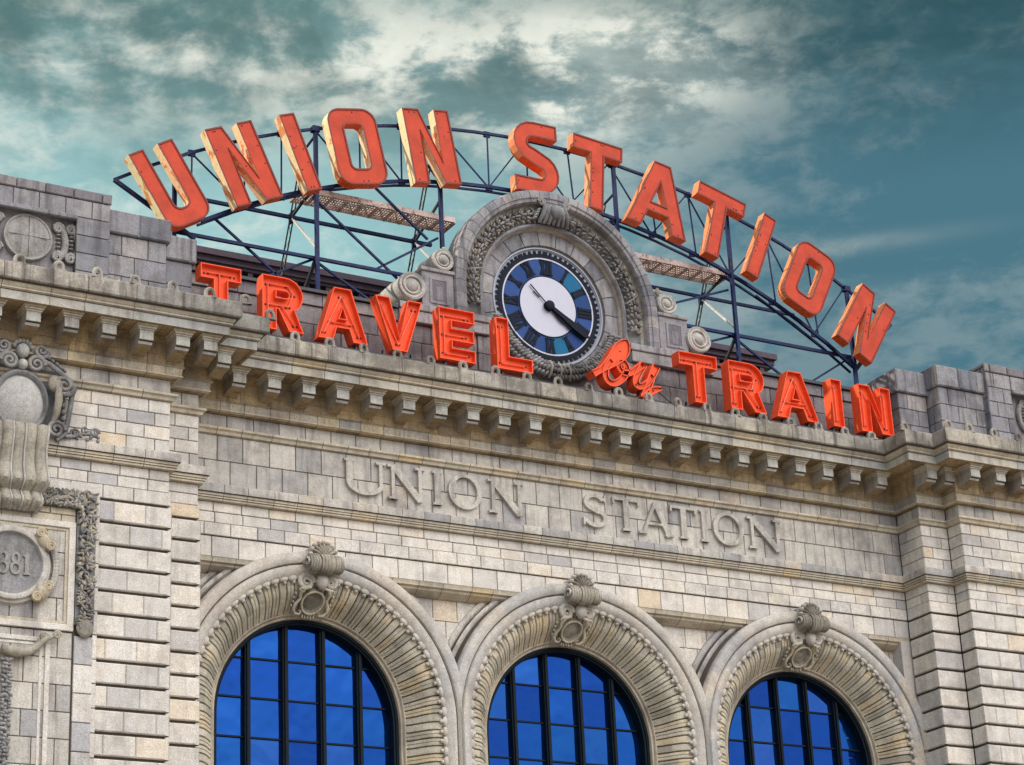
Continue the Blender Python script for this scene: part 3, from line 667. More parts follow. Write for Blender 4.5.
    for k in range(-9, 3):
        z = 0.45 + k * 0.925; xw = top(z, 2.24) if z > 0 else 2.24
        if z < 2.1: win.box(cx - xw, cx + xw, 0.985, 1.08, z - 0.02, z + 0.02, M_FRAME, 0.5)
    win.box(cx - 2.28, cx + 2.28, 0.5, 1.1, -8.2, -8.0, M_FRAME)
    wo = win.build('window', BLD, smooth=30); 
    gm = MB(); xs = [-2.26, -1.42, -0.475, 0.475, 1.42, 2.26]; zs = [0.45 + k * 0.925 for k in range(-9, 4)]; zs[0] = -8.0
    for i in range(5):
        for j in range(len(zs) - 1):
            # pane clipped to the arch, each pane very slightly out of plane
            N_ = 8; xs_ = [xs[i] + (xs[i + 1] - xs[i]) * q / N_ for q in range(N_ + 1)]
            top_ = [(x, min(zs[j + 1], top(x, 2.26))) for x in xs_]
            if max(t_[1] for t_ in top_) <= zs[j] + 0.02: continue
            tl = R.uniform(-.012, .012); tz = R.uniform(-.012, .012); xm = (xs[i] + xs[i + 1]) / 2; zm = (zs[j] + zs[j + 1]) / 2
            tt = T()
            for q in range(N_):
                a_, b_ = top_[q], top_[q + 1]
                za, zb = max(a_[1], zs[j]), max(b_[1], zs[j])
                if za - zs[j] < 1e-4 and zb - zs[j] < 1e-4: continue
                pts = [(a_[0], zs[j]), (b_[0], zs[j]), (b_[0], zb), (a_[0], za)]
                if za - zs[j] < 1e-4: pts = pts[:3]
                elif zb - zs[j] < 1e-4: pts = [pts[0], pts[1], pts[3]]
                gm.face([(cx + x, 1.03 + (x - xm) * tl + (z - zm) * tz, z) for x, z in pts], M_GLASS, tt)
    gm.build('glass', wo, smooth=0)
    bk = MB(); bk.box(cx - 2.3, cx + 2.3, 1.30, 1.38, -8, 2.4, M_DARK); bk.build('blind_backing', wo, smooth=0)
for i, cx in enumerate(ARCHX): build_arch(i, cx)

# ------------------------------------------------------------------ attic wall behind the small letters
AY = 0.15
AP = [(-10.6, AY), (10.8, AY)]
for x0, x1 in ((-10.6, -2.45), (2.45, 10.8)):
    mb = MB()
    for z0, z1, o, m in ((10.10, 10.42, 0.05, S_ATT), (9.62, 10.10, 0.0, S_ATT), (9.15, 9.62, 0.0, S_ATT), (8.55, 9.15, 0.0, S_ATT)):
        course(mb, 0, z0, z1, o, 0.74, m, plan=AP, s_lo=x0 - AP[0][0], s_hi=x1 - AP[0][0], gz=0.006)
    mb.box(x0, x1, AY + 0.03, AY + 0.9, 8.4, 10.40, M_JOINT); mb.build('attic_wall', BLD, smooth=0)
for x0, x1 in ((-10.5, -4.75), (4.75, 10.7)):
    mb = MB(); mb.box(x0, x1, AY - 0.14, AY + 0.9, 10.425, 10.505, M_DARK); mb.build('attic_coping', BLD, smooth=0)

# parapet blocks over the projecting bays
def pblock(x0, x1, yf, ztop, zc, nm, tt_cut=True, coping=0.0):
    m = MB(); d_ = 1.6; ov = 0.09
    pl = [(x0, yf + d_), (x0, yf), (x1, yf), (x1, yf + d_)]
    for ri in range(3):
        z = 8.5; hs = []
        zz_ = zc; 
        k = round((zc - 8.5) / 0.52)
        for q in range(k): course(m, ri, 8.5 + (zc - 8.5) * q / k, 8.5 + (zc - 8.5) * (q + 1) / k, 0.0, 0.66, S_PAR, plan=pl, shift=0.5 * (q % 2))
        course(m, ri, zc, ztop - coping, ov, 0.66, S_PAR, plan=pl, shift=0.2, ch=0.03)
        if coping: course(m, ri, ztop - coping, ztop, ov - 0.02, 0.8, S_PAR, plan=pl, ch=0.02)
    m.box(x0 + 0.02, x1 - 0.02, yf + 0.03, yf + d_, 8.45, ztop - 0.04, M_JOINT)
    m.box(x0 - ov + 0.03, x1 + ov - 0.03, yf - ov + 0.03, yf + d_, zc + 0.01, ztop - 0.012, S_PAR, 0.3)
    m.build(nm, BLD, smooth=0)
pblock(-11.2, -10.42, -0.50, 10.93, 10.30, 'parapet_pier')
pblock(-12.6, -11.18, -0.80, 11.14, 10.55, 'parapet_pier')
pblock(10.60, 11.62, -0.50, 11.06, 10.36, 'parapet_pier')
pblock(11.66, 13.3, -1.0, 11.16, 10.52, 'parapet_pier')
# tall parapet with sunken panel
def parapet(x0, x1, pa0, pa1, yf, ztop):
    m = MB(); pl = [(x0, yf + 1.8), (x0, yf), (x1, yf), (x1, yf + 1.8)]
    for ri in (0, 2):
        for q in range(6): course(m, ri, 8.5 + 0.47 * q, 8.5 + 0.47 * (q + 1), 0, 0.66, S_PAR, plan=pl, shift=.5 * (q % 2))
        course(m, ri, 11.32 - .0, ztop, 0.03, 0.9, S_PAR, plan=pl)
    course(m, 1, ztop - 0.26, ztop, 0.03, 0.66, S_ATT, plan=pl, ch=0.02)
    course(m, 1, 10.72, ztop - 0.26, 0.0, 0.62, S_PAR, plan=pl)
    a, b, d, n = runs(pl)[1]
    for q in range(5):
        z0, z1 = 8.5 + 0.444 * q, 8.5 + 0.444 * (q + 1)
        course(m, 1, z0, z1, 0, 0.62, S_PAR, plan=pl, s_lo=0, s_hi=pa0 - x0); course(m, 1, z0, z1, 0, 0.62, S_PAR, plan=pl, s_lo=pa1 - x0, s_hi=x1 - x0)
    m.box(pa0, pa1, yf - 0.10, yf + 0.02, 10.60, 10.72, S_PAR, 0.4, ch=0.02)
    m.box(pa0, pa1, yf + 0.16, yf + 0.3, 8.5, 10.72, S_ATT, 0.5)
    m.box(x0 + .02, pa0, yf + 0.03, yf + 1.8, 8.45, ztop - .03, M_JOINT); m.box(pa1, x1 - .02, yf + 0.03, yf + 1.8, 8.45, ztop - .03, M_JOINT)
    m.box(pa0, pa1, yf + 0.3, yf + 1.8, 8.45, ztop - .03, M_JOINT); m.box(pa0 - .02, pa1 + .02, yf + 0.03, yf + 0.3, 10.73, ztop - .03, M_JOINT)
    return m.build('parapet_wall', BLD, smooth=0)
PL = parapet(-18.0, -12.63, -15.7, -13.43, -1.0, 11.42); PR = parapet(13.3, 19.0, 14.2, 16.6, -1.2, 11.42)
def disc_panel(cx, cz, y, par, sgn):
    m = MB()
    m.lathe_y((cx, cz), [(0.0, y - 0.13), (0.25, y - 0.125), (0.42, y - 0.10), (0.50, y - 0.07), (0.52, y - 0.09), (0.56, y - 0.09), (0.58, y - 0.02), (0.58, y + 0.05)], S_CRG, 36, 0.9)
    m.box(cx - 0.5, cx + 0.5, y - 0.131, y - 0.12, cz - 0.006, cz + 0.006, M_JOINT); m.box(cx - 0.006, cx + 0.006, y - 0.132, y - 0.12, cz - 0.5, cz + 0.5, M_JOINT)
    m.build('parapet_disc', par, smooth=40)
    for s_, off in ((1, 0.72), (1, 1.02), (-1, 0.72), (-1, 1.02)):
        m = MB(); x = cx + s_ * off; pts = []
        for i in range(13):
            t = -pi / 2 + pi * i / 12; pts.append((x + s_ * 0.16 * cos(t), y - 0.02, cz + 0.36 * sin(t)))
        m.tube(pts, 0.085, S_CRG, 8, 0.8)
        for e in (-1, 1):
            m.tube([(x - s_ * 0.02 + 0.13 * (1 - .8 * i / 16) * cos(3.4 * pi * i / 16), y - 0.05, cz + e * 0.36 + 0.13 * (1 - .8 * i / 16) * sin(3.4 * pi * i / 16)) for i in range(17)], 0.045, S_CRG, 7, 0.9)
        for q in range(5): m.ell((x, y - 0.02, cz - 0.2 + 0.1 * q), (0.07, 0.05, 0.03), S_CRG, 0.6, None, 6, 4)
        m.build('scroll_bracket', par, smooth=60)
disc_panel(-14.52, 10.02, -0.86, PL, 1); disc_panel(15.65, 10.02, -1.06, PR, 1)

# ------------------------------------------------------------------ clock aedicule
CXK, CZK = 0.02, 11.54
ring = MB()
NS = 31
def half_rows(prof, n, zbot):
    rows = [[(CXK + r, y, zbot) for r, y in prof]] + [[(CXK + r * cos(pi * k / n), y, CZK + r * sin(pi * k / n)) for r, y in prof] for k in range(n + 1)] + [[(CXK - r, y, zbot) for r, y in prof]]
    return rows
for k in range(NS):      # outer ring in wedge stones
    pr = [(3.10, 0.7), (3.10, 0.10), (3.06, 0.04), (2.98, 0.02), (2.86, 0.02), (2.84, 0.05), (2.80, 0.06), (2.76, 0.06), (2.73, 0.10), (2.71, 0.16)]
    a0, a1 = pi * k / NS + 0.002, pi * (k + 1) / NS - 0.002; tt = rtint()
    ring.grid([[(CXK + r * cos(a0 + (a1 - a0) * q / 3), y, CZK + r * sin(a0 + (a1 - a0) * q / 3)) for r, y in pr] for q in range(4)], S_PAR, tt)
for sx in (-1, 1):
    for z0, z1 in ((10.45, 10.78), (10.78, 11.2), (11.2, 11.54)):
        ring.grid([[(CXK + sx * r, y, z) for r, y in pr] for z in (z0 + .004, z1 - .004)], S_PAR, rtint())
ring.grid(half_rows([(3.09, 0.7), (3.08, 0.12), (2.74, 0.12), (2.70, 0.3)], 40, 10.45), M_JOINT)
prf = [(2.71, 0.14), (2.69, 0.24), (2.62, 0.28), (2.52, 0.34), (2.32, 0.40), (2.24, 0.39), (2.22, 0.30), (2.17, 0.28), (2.13, 0.31), (2.12, 0.40), (2.08, 0.44), (2.07, 0.52)]
mts = [S_CRV, S_CRV, S_CRG, S_CRG, S_CRG, S_MLD, S_PAR, S_PAR, S_MLD, S_MLD, S_MLD]
ring.grid(half_rows(prf, 60, 10.0), None, 0.3, mf=lambda i, j: mts[j])
niche = ring.build('clock_niche', BLD, smooth=38)
# flat wedge stones round the dial
vs_ = MB(); nw = 22
for k in range(nw):
    a0, a1 = 2 * pi * k / nw + 0.006, 2 * pi * (k + 1) / nw - 0.006; tt = rtint()
    vs_.grid([[(CXK + r * cos(a0 + (a1 - a0) * q / 4), y, CZK + r * sin(a0 + (a1 - a0) * q / 4)) for r, y in ((2.10, 0.56), (2.10, 0.51), (2.08, 0.50), (1.70, 0.50), (1.69, 0.51), (1.69, 0.58))] for q in range(5)], S_PAR, tt)
vs_.lathe_y((CXK, CZK), [(2.2, 0.54), (1.6, 0.54)], M_JOINT, 48)
vs_.build('dial_surround', niche, smooth=30)
# garland of leaves round the hood
gl = MB()
for k in range(44):
    t = radians(-12) + (pi + radians(24)) * (k + .5) / 44; sg = 1 if t < pi / 2 else -1
    def gp(dr, dt, y): return (CXK + (2.46 + dr) * cos(t + dt), y, CZK + (2.46 + dr) * sin(t + dt))
    for q, (dr, tw, ln, yy) in enumerate(((0, 0, .15, .20), (.085, .55, .13, .235), (-.085, -.55, .13, .25), (.16, .95, .11, .27), (-.16, -.95, .10, .31))):
        rot = Matrix.Rotation(-(t + sg * tw * -1 + R.uniform(-.12, .12)), 3, 'Y')
        gl.ell(gp(dr + R.uniform(-.012, .012), sg * (.012 - abs(dr) * .12), yy + R.uniform(-.015, .015)), (0.036, 0.055, ln * .62), S_CRG if (k + q) % 3 else S_CRV, T(), rot, 8, 6)
    for q in range(3): gl.ell(gp(R.uniform(-.14, .14), R.uniform(-.03, .03), .24), (0.032, 0.04, 0.032), S_CRV, T(), None, 7, 5)
for k in range(8):      # crossing ribbons
    t = pi * (k + .5) / 8
    gl.tube([(CXK + r * cos(t + d_), 0.22 + 0.8 * (r - 2.47) ** 2, CZK + r * sin(t + d_)) for r, d_ in ((2.26, -.05), (2.36, -.02), (2.47, 0), (2.58, .02), (2.68, .05))], 0.026, S_CRG, 6, 0.8)
gl.build('leaf_garland', niche, smooth=60)
ak = MB()      # acanthus block at the crown
for k in range(7):
    x = -0.33 + 0.11 * k; ak.tube([(CXK + x * (0.7 + 0.1 * j), 0.30 - 0.30 * sin(pi * (0.15 + 0.7 * j / 6)), CZK + 2.78 - 0.62 * j / 6) for j in range(7)], [.03, .055, .07, .075, .07, .06, .045], S_CRG, 7, 0.3 + .1 * (k % 3))
for s_ in (-1, 1):
    ak.tube([(CXK + s_ * (0.38 + 0.12 * (1 - .8 * i / 18) * cos(3.6 * pi * i / 18)), 0.05, CZK + 2.72 + 0.12 * (1 - .8 * i / 18) * sin(3.6 * pi * i / 18)) for i in range(19)], 0.04, S_CRG, 7, 0.7)
    for j in range(4): ak.ell((CXK + s_ * (0.42 + 0.05 * j), 0.14, CZK + 2.52 - 0.09 * j), (0.10, 0.08, 0.05), S_CRG, T(), Matrix.Rotation(s_ * 0.6, 3, 'Y'), 7, 4)
ak.ell((CXK, 0.02, CZK + 2.46), (0.20, 0.18, 0.20), S_CRG, 0.2, None, 10, 7)
ak.build('acanthus_block', niche, smooth=60)
# wall behind dial down to the cornice
lw = MB()
for x0, x1 in ((-2.45, -1.9), (1.95, 2.45)):
    for z0, z1 in ((8.55, 9.15), (9.15, 9.62), (9.62, 10.1)): lw.box(CXK + x0, CXK + x1, 0.12, 0.5, z0 + .005, z1 - .005, S_ATT, rtint(), ch=0.012)
lw.box(-2.5, 2.5, 0.52, 0.9, 8.4, 10.6, S_ATT, 0.6)
lw.grid([[(CXK + 2.3 * cos(pi + pi * k / 24), 0.50, max(CZK + 2.3 * sin(pi + pi * k / 24), 8.4)), (CXK + 2.06 * cos(pi + pi * k / 24), 0.505, CZK + 2.06 * sin(pi + pi * k / 24))] for k in range(25)], S_ATT)
lw.box(-3.08, 3.14, 0.20, 1.5, 10.1, 10.45, S_PAR, 0.3) if False else None
for sx in (-1, 1):      # pedestal mouldings either side
    xa, xb = (CXK - 4.72, CXK - 2.10) if sx < 0 else (CXK + 2.10, CXK + 4.72)
    lw.box(xa, xb, -0.02, 1.4, 10.43, 10.62, S_PAR, 0.7, ch=0.02)
    lw.box(xa + .06, xb - .06, 0.03, 1.4, 10.30, 10.43, S_PAR, 0.3, ch=0.02) if False else None
    lw.box(xa + .04 if sx > 0 else xa, xb - (0 if sx > 0 else .04), 0.02, 0.6, 10.12, 10.425, S_PAR, 0.8, ch=0.015)
lw.build('aedicule_base', niche, smooth=0)
# bound-leaf wreath under the dial
wr = MB()
for k in range(46):
    t = radians(202) + radians(136) * k / 45; big = 1.0 + 0.25 * sin(k * 1.7)
    for q in range(3):
        rr_ = 1.98 + (q - 1) * 0.14; rot = Matrix.Rotation(-t + 0.5 * (1 if t < 1.5 * pi else -1), 3, 'Y')
        wr.ell((CXK + rr_ * cos(t), 0.30 - (0.06 if q == 1 else 0), CZK + rr_ * sin(t)), (0.11 * big, 0.12, 0.055), S_CRG, T(), rot, 7, 5)
for t in (radians(262), radians(270), radians(278)):
    wr.tube([(CXK + r * cos(t), 0.30 - 0.16 * cos((r - 1.98) * 6), CZK + r * sin(t)) for r in (1.74, 1.82, 1.9, 1.98, 2.06, 2.14, 2.22)], 0.03, S_CRV, 6, 0.8)
wr.build('leaf_wreath', niche, smooth=60)
# pedestals with panels and volute scrolls
def pedestal(sx):
    m = MB(); xa, xb = sorted((CXK + sx * 3.12, CXK + sx * 4.02))
    m.box(xa, xb, 0.10, 1.3, 10.62, 11.62, S_PAR, 0.45, ch=0.012)
    m.box(xa - .03, xb + .03, 0.05, 1.3, 11.62, 11.72, S_PAR, 0.7, ch=0.015)
    pa, pb = xa + 0.28, xb - 0.22
    m.box(pa, pb, 0.085, 0.12, 10.82, 11.40, S_ATT, 0.0)
    for q in ((pa - .07, pa, 10.75, 11.47), (pb, pb + .07, 10.75, 11.47), (pa, pb, 11.40, 11.47), (pa, pb, 10.75, 10.82)): m.box(q[0], q[1], 0.075, 0.12, q[2], q[3], S_PAR, 0.45, ch=0.008)
    m.box((pa + pb) / 2 - .09, (pa + pb) / 2 + .09, 0.08, 0.12, 10.86, 11.24, S_PAR, 0.2, ch=0.01)
    m.build('pedestal', niche, smooth=0)
    for (cx, cz, r0, y0, y1, dn) in ((CXK + sx * 4.33, 11.10, 0.38, 0.02, 1.5, 'volute_scroll'), (CXK + sx * 3.40, 12.0, 0.30, 0.06, 1.0, 'volute_scroll')):
        v = MB()
        pr_ = [(0.0, y0 - 0.07), (r0 * .22, y0 - 0.06), (r0 * .36, y0 - 0.02), (r0 * .42, y0 + 0.03), (r0 * .55, y0 + 0.02), (r0 * .70, y0 + 0.05), (r0 * .84, y0), (r0 * .97, y0 - 0.01), (r0, y0 + 0.03), (r0, y0 + 0.25), (r0 * .93, y0 + 0.34), (r0 * .93, y0 + 0.55), (r0, y0 + 0.64), (r0, y1), (0.02, y1)]
        v.lathe_y((cx, cz), pr_, S_LGT, 36, 0.6)
        n = 40; v.tube([(cx + sx * -1 * (r0 * .92 * (1 - .72 * i / n)) * cos(4.4 * pi * i / n + pi), y0 + 0.01, cz + (r0 * .92 * (1 - .72 * i / n)) * sin(4.4 * pi * i / n + pi)) for i in range(n + 1)], [0.045 * (1 - .6 * i / n) for i in range(n + 1)], S_LGT, 7, 0.9)
        v.build(dn, niche, smooth=45)
    lf = MB()
    for k in range(16):
        lf.ell((CXK + sx * (3.13 + R.uniform(0, .22)), 0.15 + R.uniform(0, .25), 12.22 + R.uniform(-.12, .18)), (0.07, 0.06, 0.09), S_CRV, T(), Matrix.Rotation(R.uniform(-1, 1), 3, 'Y'), 6, 4)
    lf.build('leaf_tuft', niche, smooth=60)
pedestal(-1); pedestal(1)

# ------------------------------------------------------------------ rear roof cornice
rr = MB()
RZ = -0.22; RX = 9.45
rr.box(-11.0, RX, 4.0, 12, 8.4, 12.35, M_PURP)
for z0, z1, yy, tt in ((12.95, 13.12, 3.55, .5), (12.80, 12.95, 3.65, .5), (12.72, 12.80, 3.72, .5), (12.42, 12.50, 3.85, .5)): rr.box(-11.2, RX + (4.0 - yy) * .5, yy, 12, z0 + RZ, z1 + RZ, M_PURP)
rr.box(-11.0, RX, 3.95, 12, 12.1, 12.75 + RZ, M_PURP)
for k in range(64): rr.box(-11.0 + k * 0.32, -10.86 + k * 0.32, 3.75, 3.96, 12.50 + RZ, 12.71 + RZ, M_PURP)
rr.build('rear_roof_cornice', BLD, smooth=0)

# ------------------------------------------------------------------ left pavilion ornament
YP = YB - 0.02
def surf(m, x0, x1, z0, z1, y, mt, wd=0.6, hh=0.51, **k):
    pl = [(x0, y), (x1, y)]; n = max(1, round((z1 - z0) / hh))
    for q in range(n): course(m, 0, z0 + (z1 - z0) * q / n, z0 + (z1 - z0) * (q + 1) / n, 0.0, wd, mt, plan=pl, shift=.5 * (q % 2), **k)
def niche_panel(sx, ox):
    """tall bay between the rusticated strips; ox = x of the strip's inner edge, built towards the outside"""
    X = lambda x: ox + sx * (x - (-12.95)) * -1 if sx > 0 else x + (ox + 12.95)
    m = MB()
    def bx(x0, x1, y0, y1, z0, z1, mt, tt=.5, ch=.012):
        a, b = sorted((X(x0), X(x1))); m.box(a, b, y0, y1, z0, z1, mt, tt, ch=ch)
    bx(-18.2, -12.95, YB - 0.10, YB + .3, -13.0, 4.06, S_WALL, .5, 0.0)
    return m, bx, X
mp_ = MB()
# backing plate of the bay covers the rustication between its frames
yb = YB - 0.11
mp_.box(-17.6, -12.93, yb + 0.02, YB + 0.2, -13.0, 4.08, M_JOINT)
mp_.box(-17.6, -12.93, yb - 0.03, yb + .02, 3.88, 4.08, S_WALL, .4, ch=.01)
surf(mp_, -13.05, -12.93, -6, 3.9, yb - 0.035, S_WALL, 2)
surf(mp_, -13.44, -13.02, -6, 0.72, yb - 0.04, S_WALL, 2, 0.6)
mp_.build('bay_wall', BLD, smooth=0)
# carved leaf band: along the top and down the side
cb = MB()
cb.box(-17.0, -13.02, yb - 0.05, yb + 0.02, 3.50, 3.88, S_CRG, .3); cb.box(-13.44, -13.02, yb - 0.05, yb + 0.02, 0.95, 3.5, S_CRG, .3)
for k in range(620):
    if k < 330: x = R.uniform(-13.39, -13.07); z = R.uniform(0.9, 3.8)
    else: x = R.uniform(-14.3, -13.07); z = R.uniform(3.52, 3.86)
    sw = 0.5 + 0.4 * sin(z * 9) if k < 330 else 0.5
    rot = Matrix.Rotation(R.uniform(-1.5, 1.5), 3, 'Y') @ Matrix.Rotation(R.uniform(-.6, .6), 3, 'X'); sz = R.uniform(.6, 1.3)
    cb.ell((x, yb - 0.09 - R.uniform(0, .05), z), (0.032 * sz, 0.05 * sz, 0.075 * sz), S_CRV if R.random() < .7 else S_CRG, T(), rot, 6, 4)
for k in range(12):
    t = 2 * pi * k / 12; cb.ell((-13.23 + 0.09 * cos(t), yb - 0.12, 0.88 + 0.12 * sin(t)), (0.07, 0.06, 0.08), S_CRV, .7, None, 7, 5)
cb.ell((-13.23, yb - 0.10, 0.88), (0.19, 0.10, 0.21), S_CRV, .6, None, 10, 6)
cb.build('carved_leaf_band', BLD, smooth=60)
# sunken date panel
dp = MB()
def frame(m, x0, x1, z0, z1, wd, y0, y1, mt, tt):
    for q in ((x0, x0 + wd, z0, z1), (x1 - wd, x1, z0, z1), (x0 + wd, x1 - wd, z1 - wd, z1), (x0 + wd, x1 - wd, z0, z0 + wd)): m.box(q[0], q[1], y0, y1, q[2], q[3], mt, tt + R.uniform(-.15, .15), ch=.012)
surf(dp, -17.0, -13.46, 3.18, 3.5, yb - 0.02, S_LEDG, .65, .16)
frame(dp, -17.0, -13.46, 0.80, 3.19, 0.14, yb - 0.045, yb + 0.05, S_WALL, .6)
frame(dp, -16.86, -13.60, 0.94, 3.05, 0.07, yb - 0.01, yb + 0.08, S_LEDG, .4)
dpo = dp.build('date_panel', BLD, smooth=0)
rn = MB(); ccx, ccz = -14.86, 2.13
surf(rn, -16.8, -13.66, 1.0, 3.0, yb + 0.012, S_FRZ, .5, .5)
rn.lathe_y((ccx, ccz), [(0.0, yb - 0.06), (0.62, yb - 0.06), (0.66, yb - 0.07), (0.68, yb - 0.14), (0.74, yb - 0.16), (0.79, yb - 0.14), (0.80, yb - 0.08), (0.86, yb - 0.07), (0.90, yb + 0.03)], S_FRZ, 48, .5, mf=lambda i, j: S_CRG if j < 2 else S_FRZ)
for ang in (38, -42, 142, 222):
    a = radians(ang); bx_, bz_ = ccx + 0.88 * cos(a), ccz + 0.88 * sin(a)
    rn.ell((bx_, yb - 0.13, bz_), (0.26, 0.13, 0.17), S_MLD, .7, Matrix.Rotation(-(a + pi / 2), 3, 'Y'), 12, 8)
    for e in (-1, 1):
        ex, ez = bx_ - e * 0.17 * sin(a), bz_ + e * 0.17 * cos(a)
        rn.tube([(ex + 0.11 * (1 - .85 * i / 18) * cos(4 * pi * i / 18), yb - 0.22, ez + 0.11 * (1 - .85 * i / 18) * sin(4 * pi * i / 18)) for i in range(19)], 0.032, S_MLD, 7, .9)
for k in range(14):
    t = radians(-30 + 60 * k / 13); rn.ell((ccx + 0.98 * cos(t), yb - 0.08, ccz + 0.98 * sin(t)), (0.08, 0.06, 0.10), S_FRZ, T() * .5, None, 7, 5)
rno = rn.build('date_roundel', dpo, smooth=45)
# raised date
def digit(ch, x, z, w_, h):
    P = []
    def el_(cx, cz, rx, rz, t, n=22): P.append([[(cx + rx * cos(2 * pi * k / n), cz + rz * sin(2 * pi * k / n)) for k in range(n)], [(cx + (rx - t) * cos(-2 * pi * k / n), cz + (rz - t) * sin(-2 * pi * k / n)) for k in range(n)]])
    if ch == '8': el_(x + w_ / 2, z + h * .73, w_ * .40, h * .27, .055); el_(x + w_ / 2, z + h * .27, w_ * .5, h * .30, .06)
    if ch == '1': P.append(stroke((x + w_ * .5, z), (x + w_ * .5, z + h), .085)); P.append(stroke((x + w_ * .22, z + .02), (x + w_ * .78, z + .02), .04)); P.append(stroke((x + w_ * .2, z + h * .82), (x + w_ * .5, z + h * .96), .05))
    return P
for ch, x in (('1', -15.40), ('8', -15.15), ('8', -14.88), ('1', -14.64)):
    m = MB()
    for k, p in enumerate(digit(ch, x, 1.90, .25, .48)): relief(m, [p], yb - 0.06, 0.035 + .0012 * k, S_CRG, .9)
    o = m.build('date_numeral', dpo, smooth=30)
# big shield cartouche
sh = MB(); ccx, ccz = -14.80, 5.72; y0 = YB - 0.05
def oval(cx, cz, prof, m, mt, tt, n=36, rz=1.2, mf=None):
    rows = [[(cx + r * cos(2 * pi * i / n), y, cz + r * rz * sin(2 * pi * i / n)) for r, y in prof] for i in range(n)]
    m.grid(rows, mt, tt, close_u=True, mf=mf)
oval(ccx, ccz, [(0.0, y0 - 0.34), (0.2, y0 - 0.33), (0.36, y0 - 0.28), (0.47, y0 - 0.19), (0.50, y0 - 0.17), (0.53, y0 - 0.24), (0.57, y0 - 0.26), (0.61, y0 - 0.22), (0.63, y0 - 0.1), (0.64, y0 + 0.1)], sh, S_LGT, .35, mf=lambda i, j: S_LGT if j < 4 else S_CRG)
for s_ in (-1, 1):
    def P_(x, z, y=0.2): return (ccx + s_ * x, y0 - y, ccz + z)
    def spiral(x, z, r0, turns, rad, y=0.24, sg=1, mt=S_CRG, st=0): sh.tube([P_(x + r0 * (1 - .85 * i / 26) * cos(sg * turns * 2 * pi * i / 26 + st), z + r0 * (1 - .85 * i / 26) * sin(sg * turns * 2 * pi * i / 26 + st), y + 0.05 * i / 26) for i in range(27)], [rad * (1 - .5 * i / 26) for i in range(27)], mt, 8, .7)
    spiral(0.30, 0.88, 0.20, 1.8, .055); spiral(0.92, 0.48, 0.25, 1.9, .065, .26, -1); spiral(0.78, -0.56, 0.20, 1.8, .06, .25); spiral(0.42, 1.22, 0.16, 1.7, .05, .2, -1)
    sh.tube([P_(0.42, 1.04), P_(0.62, 0.92, .24), P_(0.84, 0.74, .28), P_(1.06, 0.60, .26), P_(1.14, 0.36, .2), P_(1.10, 0.0, .18), P_(1.06, -0.3, .18), P_(0.98, -0.62, .2), P_(0.80, -0.78, .22)], [.04, .06, .07, .07, .06, .06, .06, .06, .05], S_CRG, 8, .6)
    sh.tube([P_(0.72, 0.52), P_(0.80, 0.34, .3), P_(0.80, 0.1, .32), P_(0.76, -0.2, .3), P_(0.70, -0.42, .25)], [.05, .08, .09, .08, .05], S_CRV, 8, .8)
    sh.ell(P_(0.74, 0.50, .22), (0.17, 0.12, 0.20), S_CRV, .7, None, 10, 7)
    for q in range(5): sh.ell(P_(0.95, 0.18 - 0.15 * q, .16), (0.06, 0.07, 0.055), S_CRG, .8, None, 8, 5)
    for q in range(6): sh.ell(P_(0.50 + .09 * q, 1.16 - .06 * q, .16 + .02 * (q % 2)), (0.06, 0.07, 0.05), S_CRG, T(), Matrix.Rotation(s_ * .6, 3, 'Y'), 7, 4)
    # leaf spray lying on the ledge
    sh.tube([P_(1.0, -0.66), P_(1.2, -0.62, .16), P_(1.4, -0.52, .14), P_(1.62, -0.50, .13), P_(1.80, -0.56, .12)], [.05, .05, .045, .04, .03], S_CRG, 7, .4)
    spiral(1.22, -0.56, 0.12, 1.6, .035, .16); spiral(1.46, -0.44, 0.10, 1.6, .03, .15, -1); spiral(1.68, -0.47, 0.11, 1.6, .032, .15)
    for q in range(9): sh.ell(P_(1.12 + .08 * q, -0.58 + .07 * sin(q * 2.1), .14), (0.045, 0.05, 0.06), S_CRG, T(), Matrix.Rotation(R.uniform(-1, 1), 3, 'Y'), 6, 4)
# crown ornament: ball between curls
sh.ell((ccx, y0 - 0.22, ccz + 1.16), (0.15, 0.13, 0.17), S_LGT, .3, None, 12, 8); sh.ell((ccx, y0 - 0.24, ccz + 0.84), (0.11, 0.12, 0.12), S_LGT, .8, None, 10, 7)
for k in range(7): t = radians(20 + 140 * k / 6); sh.ell((ccx + 0.20 * cos(t), y0 - 0.2, ccz + 1.20 + 0.20 * sin(t)), (0.055, 0.07, 0.06), S_CRG, .9, None, 8, 5)
sh.box(ccx - 1.0, ccx + 1.0, y0 + 0.0, y0 + .1, 5.0, 6.6, S_CRG, .1)
sh.build('shield_cartouche', BLD, smooth=60)
# fluted console under it
cn = MB()
zs_ = [5.16, 5.02, 4.86, 4.6, 4.3, 4.1, 3.98, 3.88, 3.80, 3.70, 3.60, 3.52, 3.44, 3.34, 3.28]
yo = [0.36, 0.40, 0.40, 0.33, 0.30, 0.33, 0.38, 0.40, 0.33, 0.20, 0.26, 0.34, 0.36, 0.28, 0.16]
hw = [0.58, 0.57, 0.55, 0.55, 0.58, 0.61, 0.61, 0.60, 0.57, 0.50, 0.50, 0.50, 0.49, 0.46, 0.42]
nx = 54; rows = []
for z, yv, h_ in zip(zs_, yo, hw):
    rows.append([(ccx + h_, YB, z)] + [(ccx + h_ * (1 - 2 * i / nx), YB - 0.06 - yv - 0.085 * abs(sin(4.5 * pi * (i / nx))) ** .6, z) for i in range(nx + 1)] + [(ccx - h_, YB, z)])
cn.grid(rows, S_CRV, .6, caps=False)
cn.face(rows[-1], S_CRG, .2); cn.face(rows[0][::-1], S_CRV, .6)
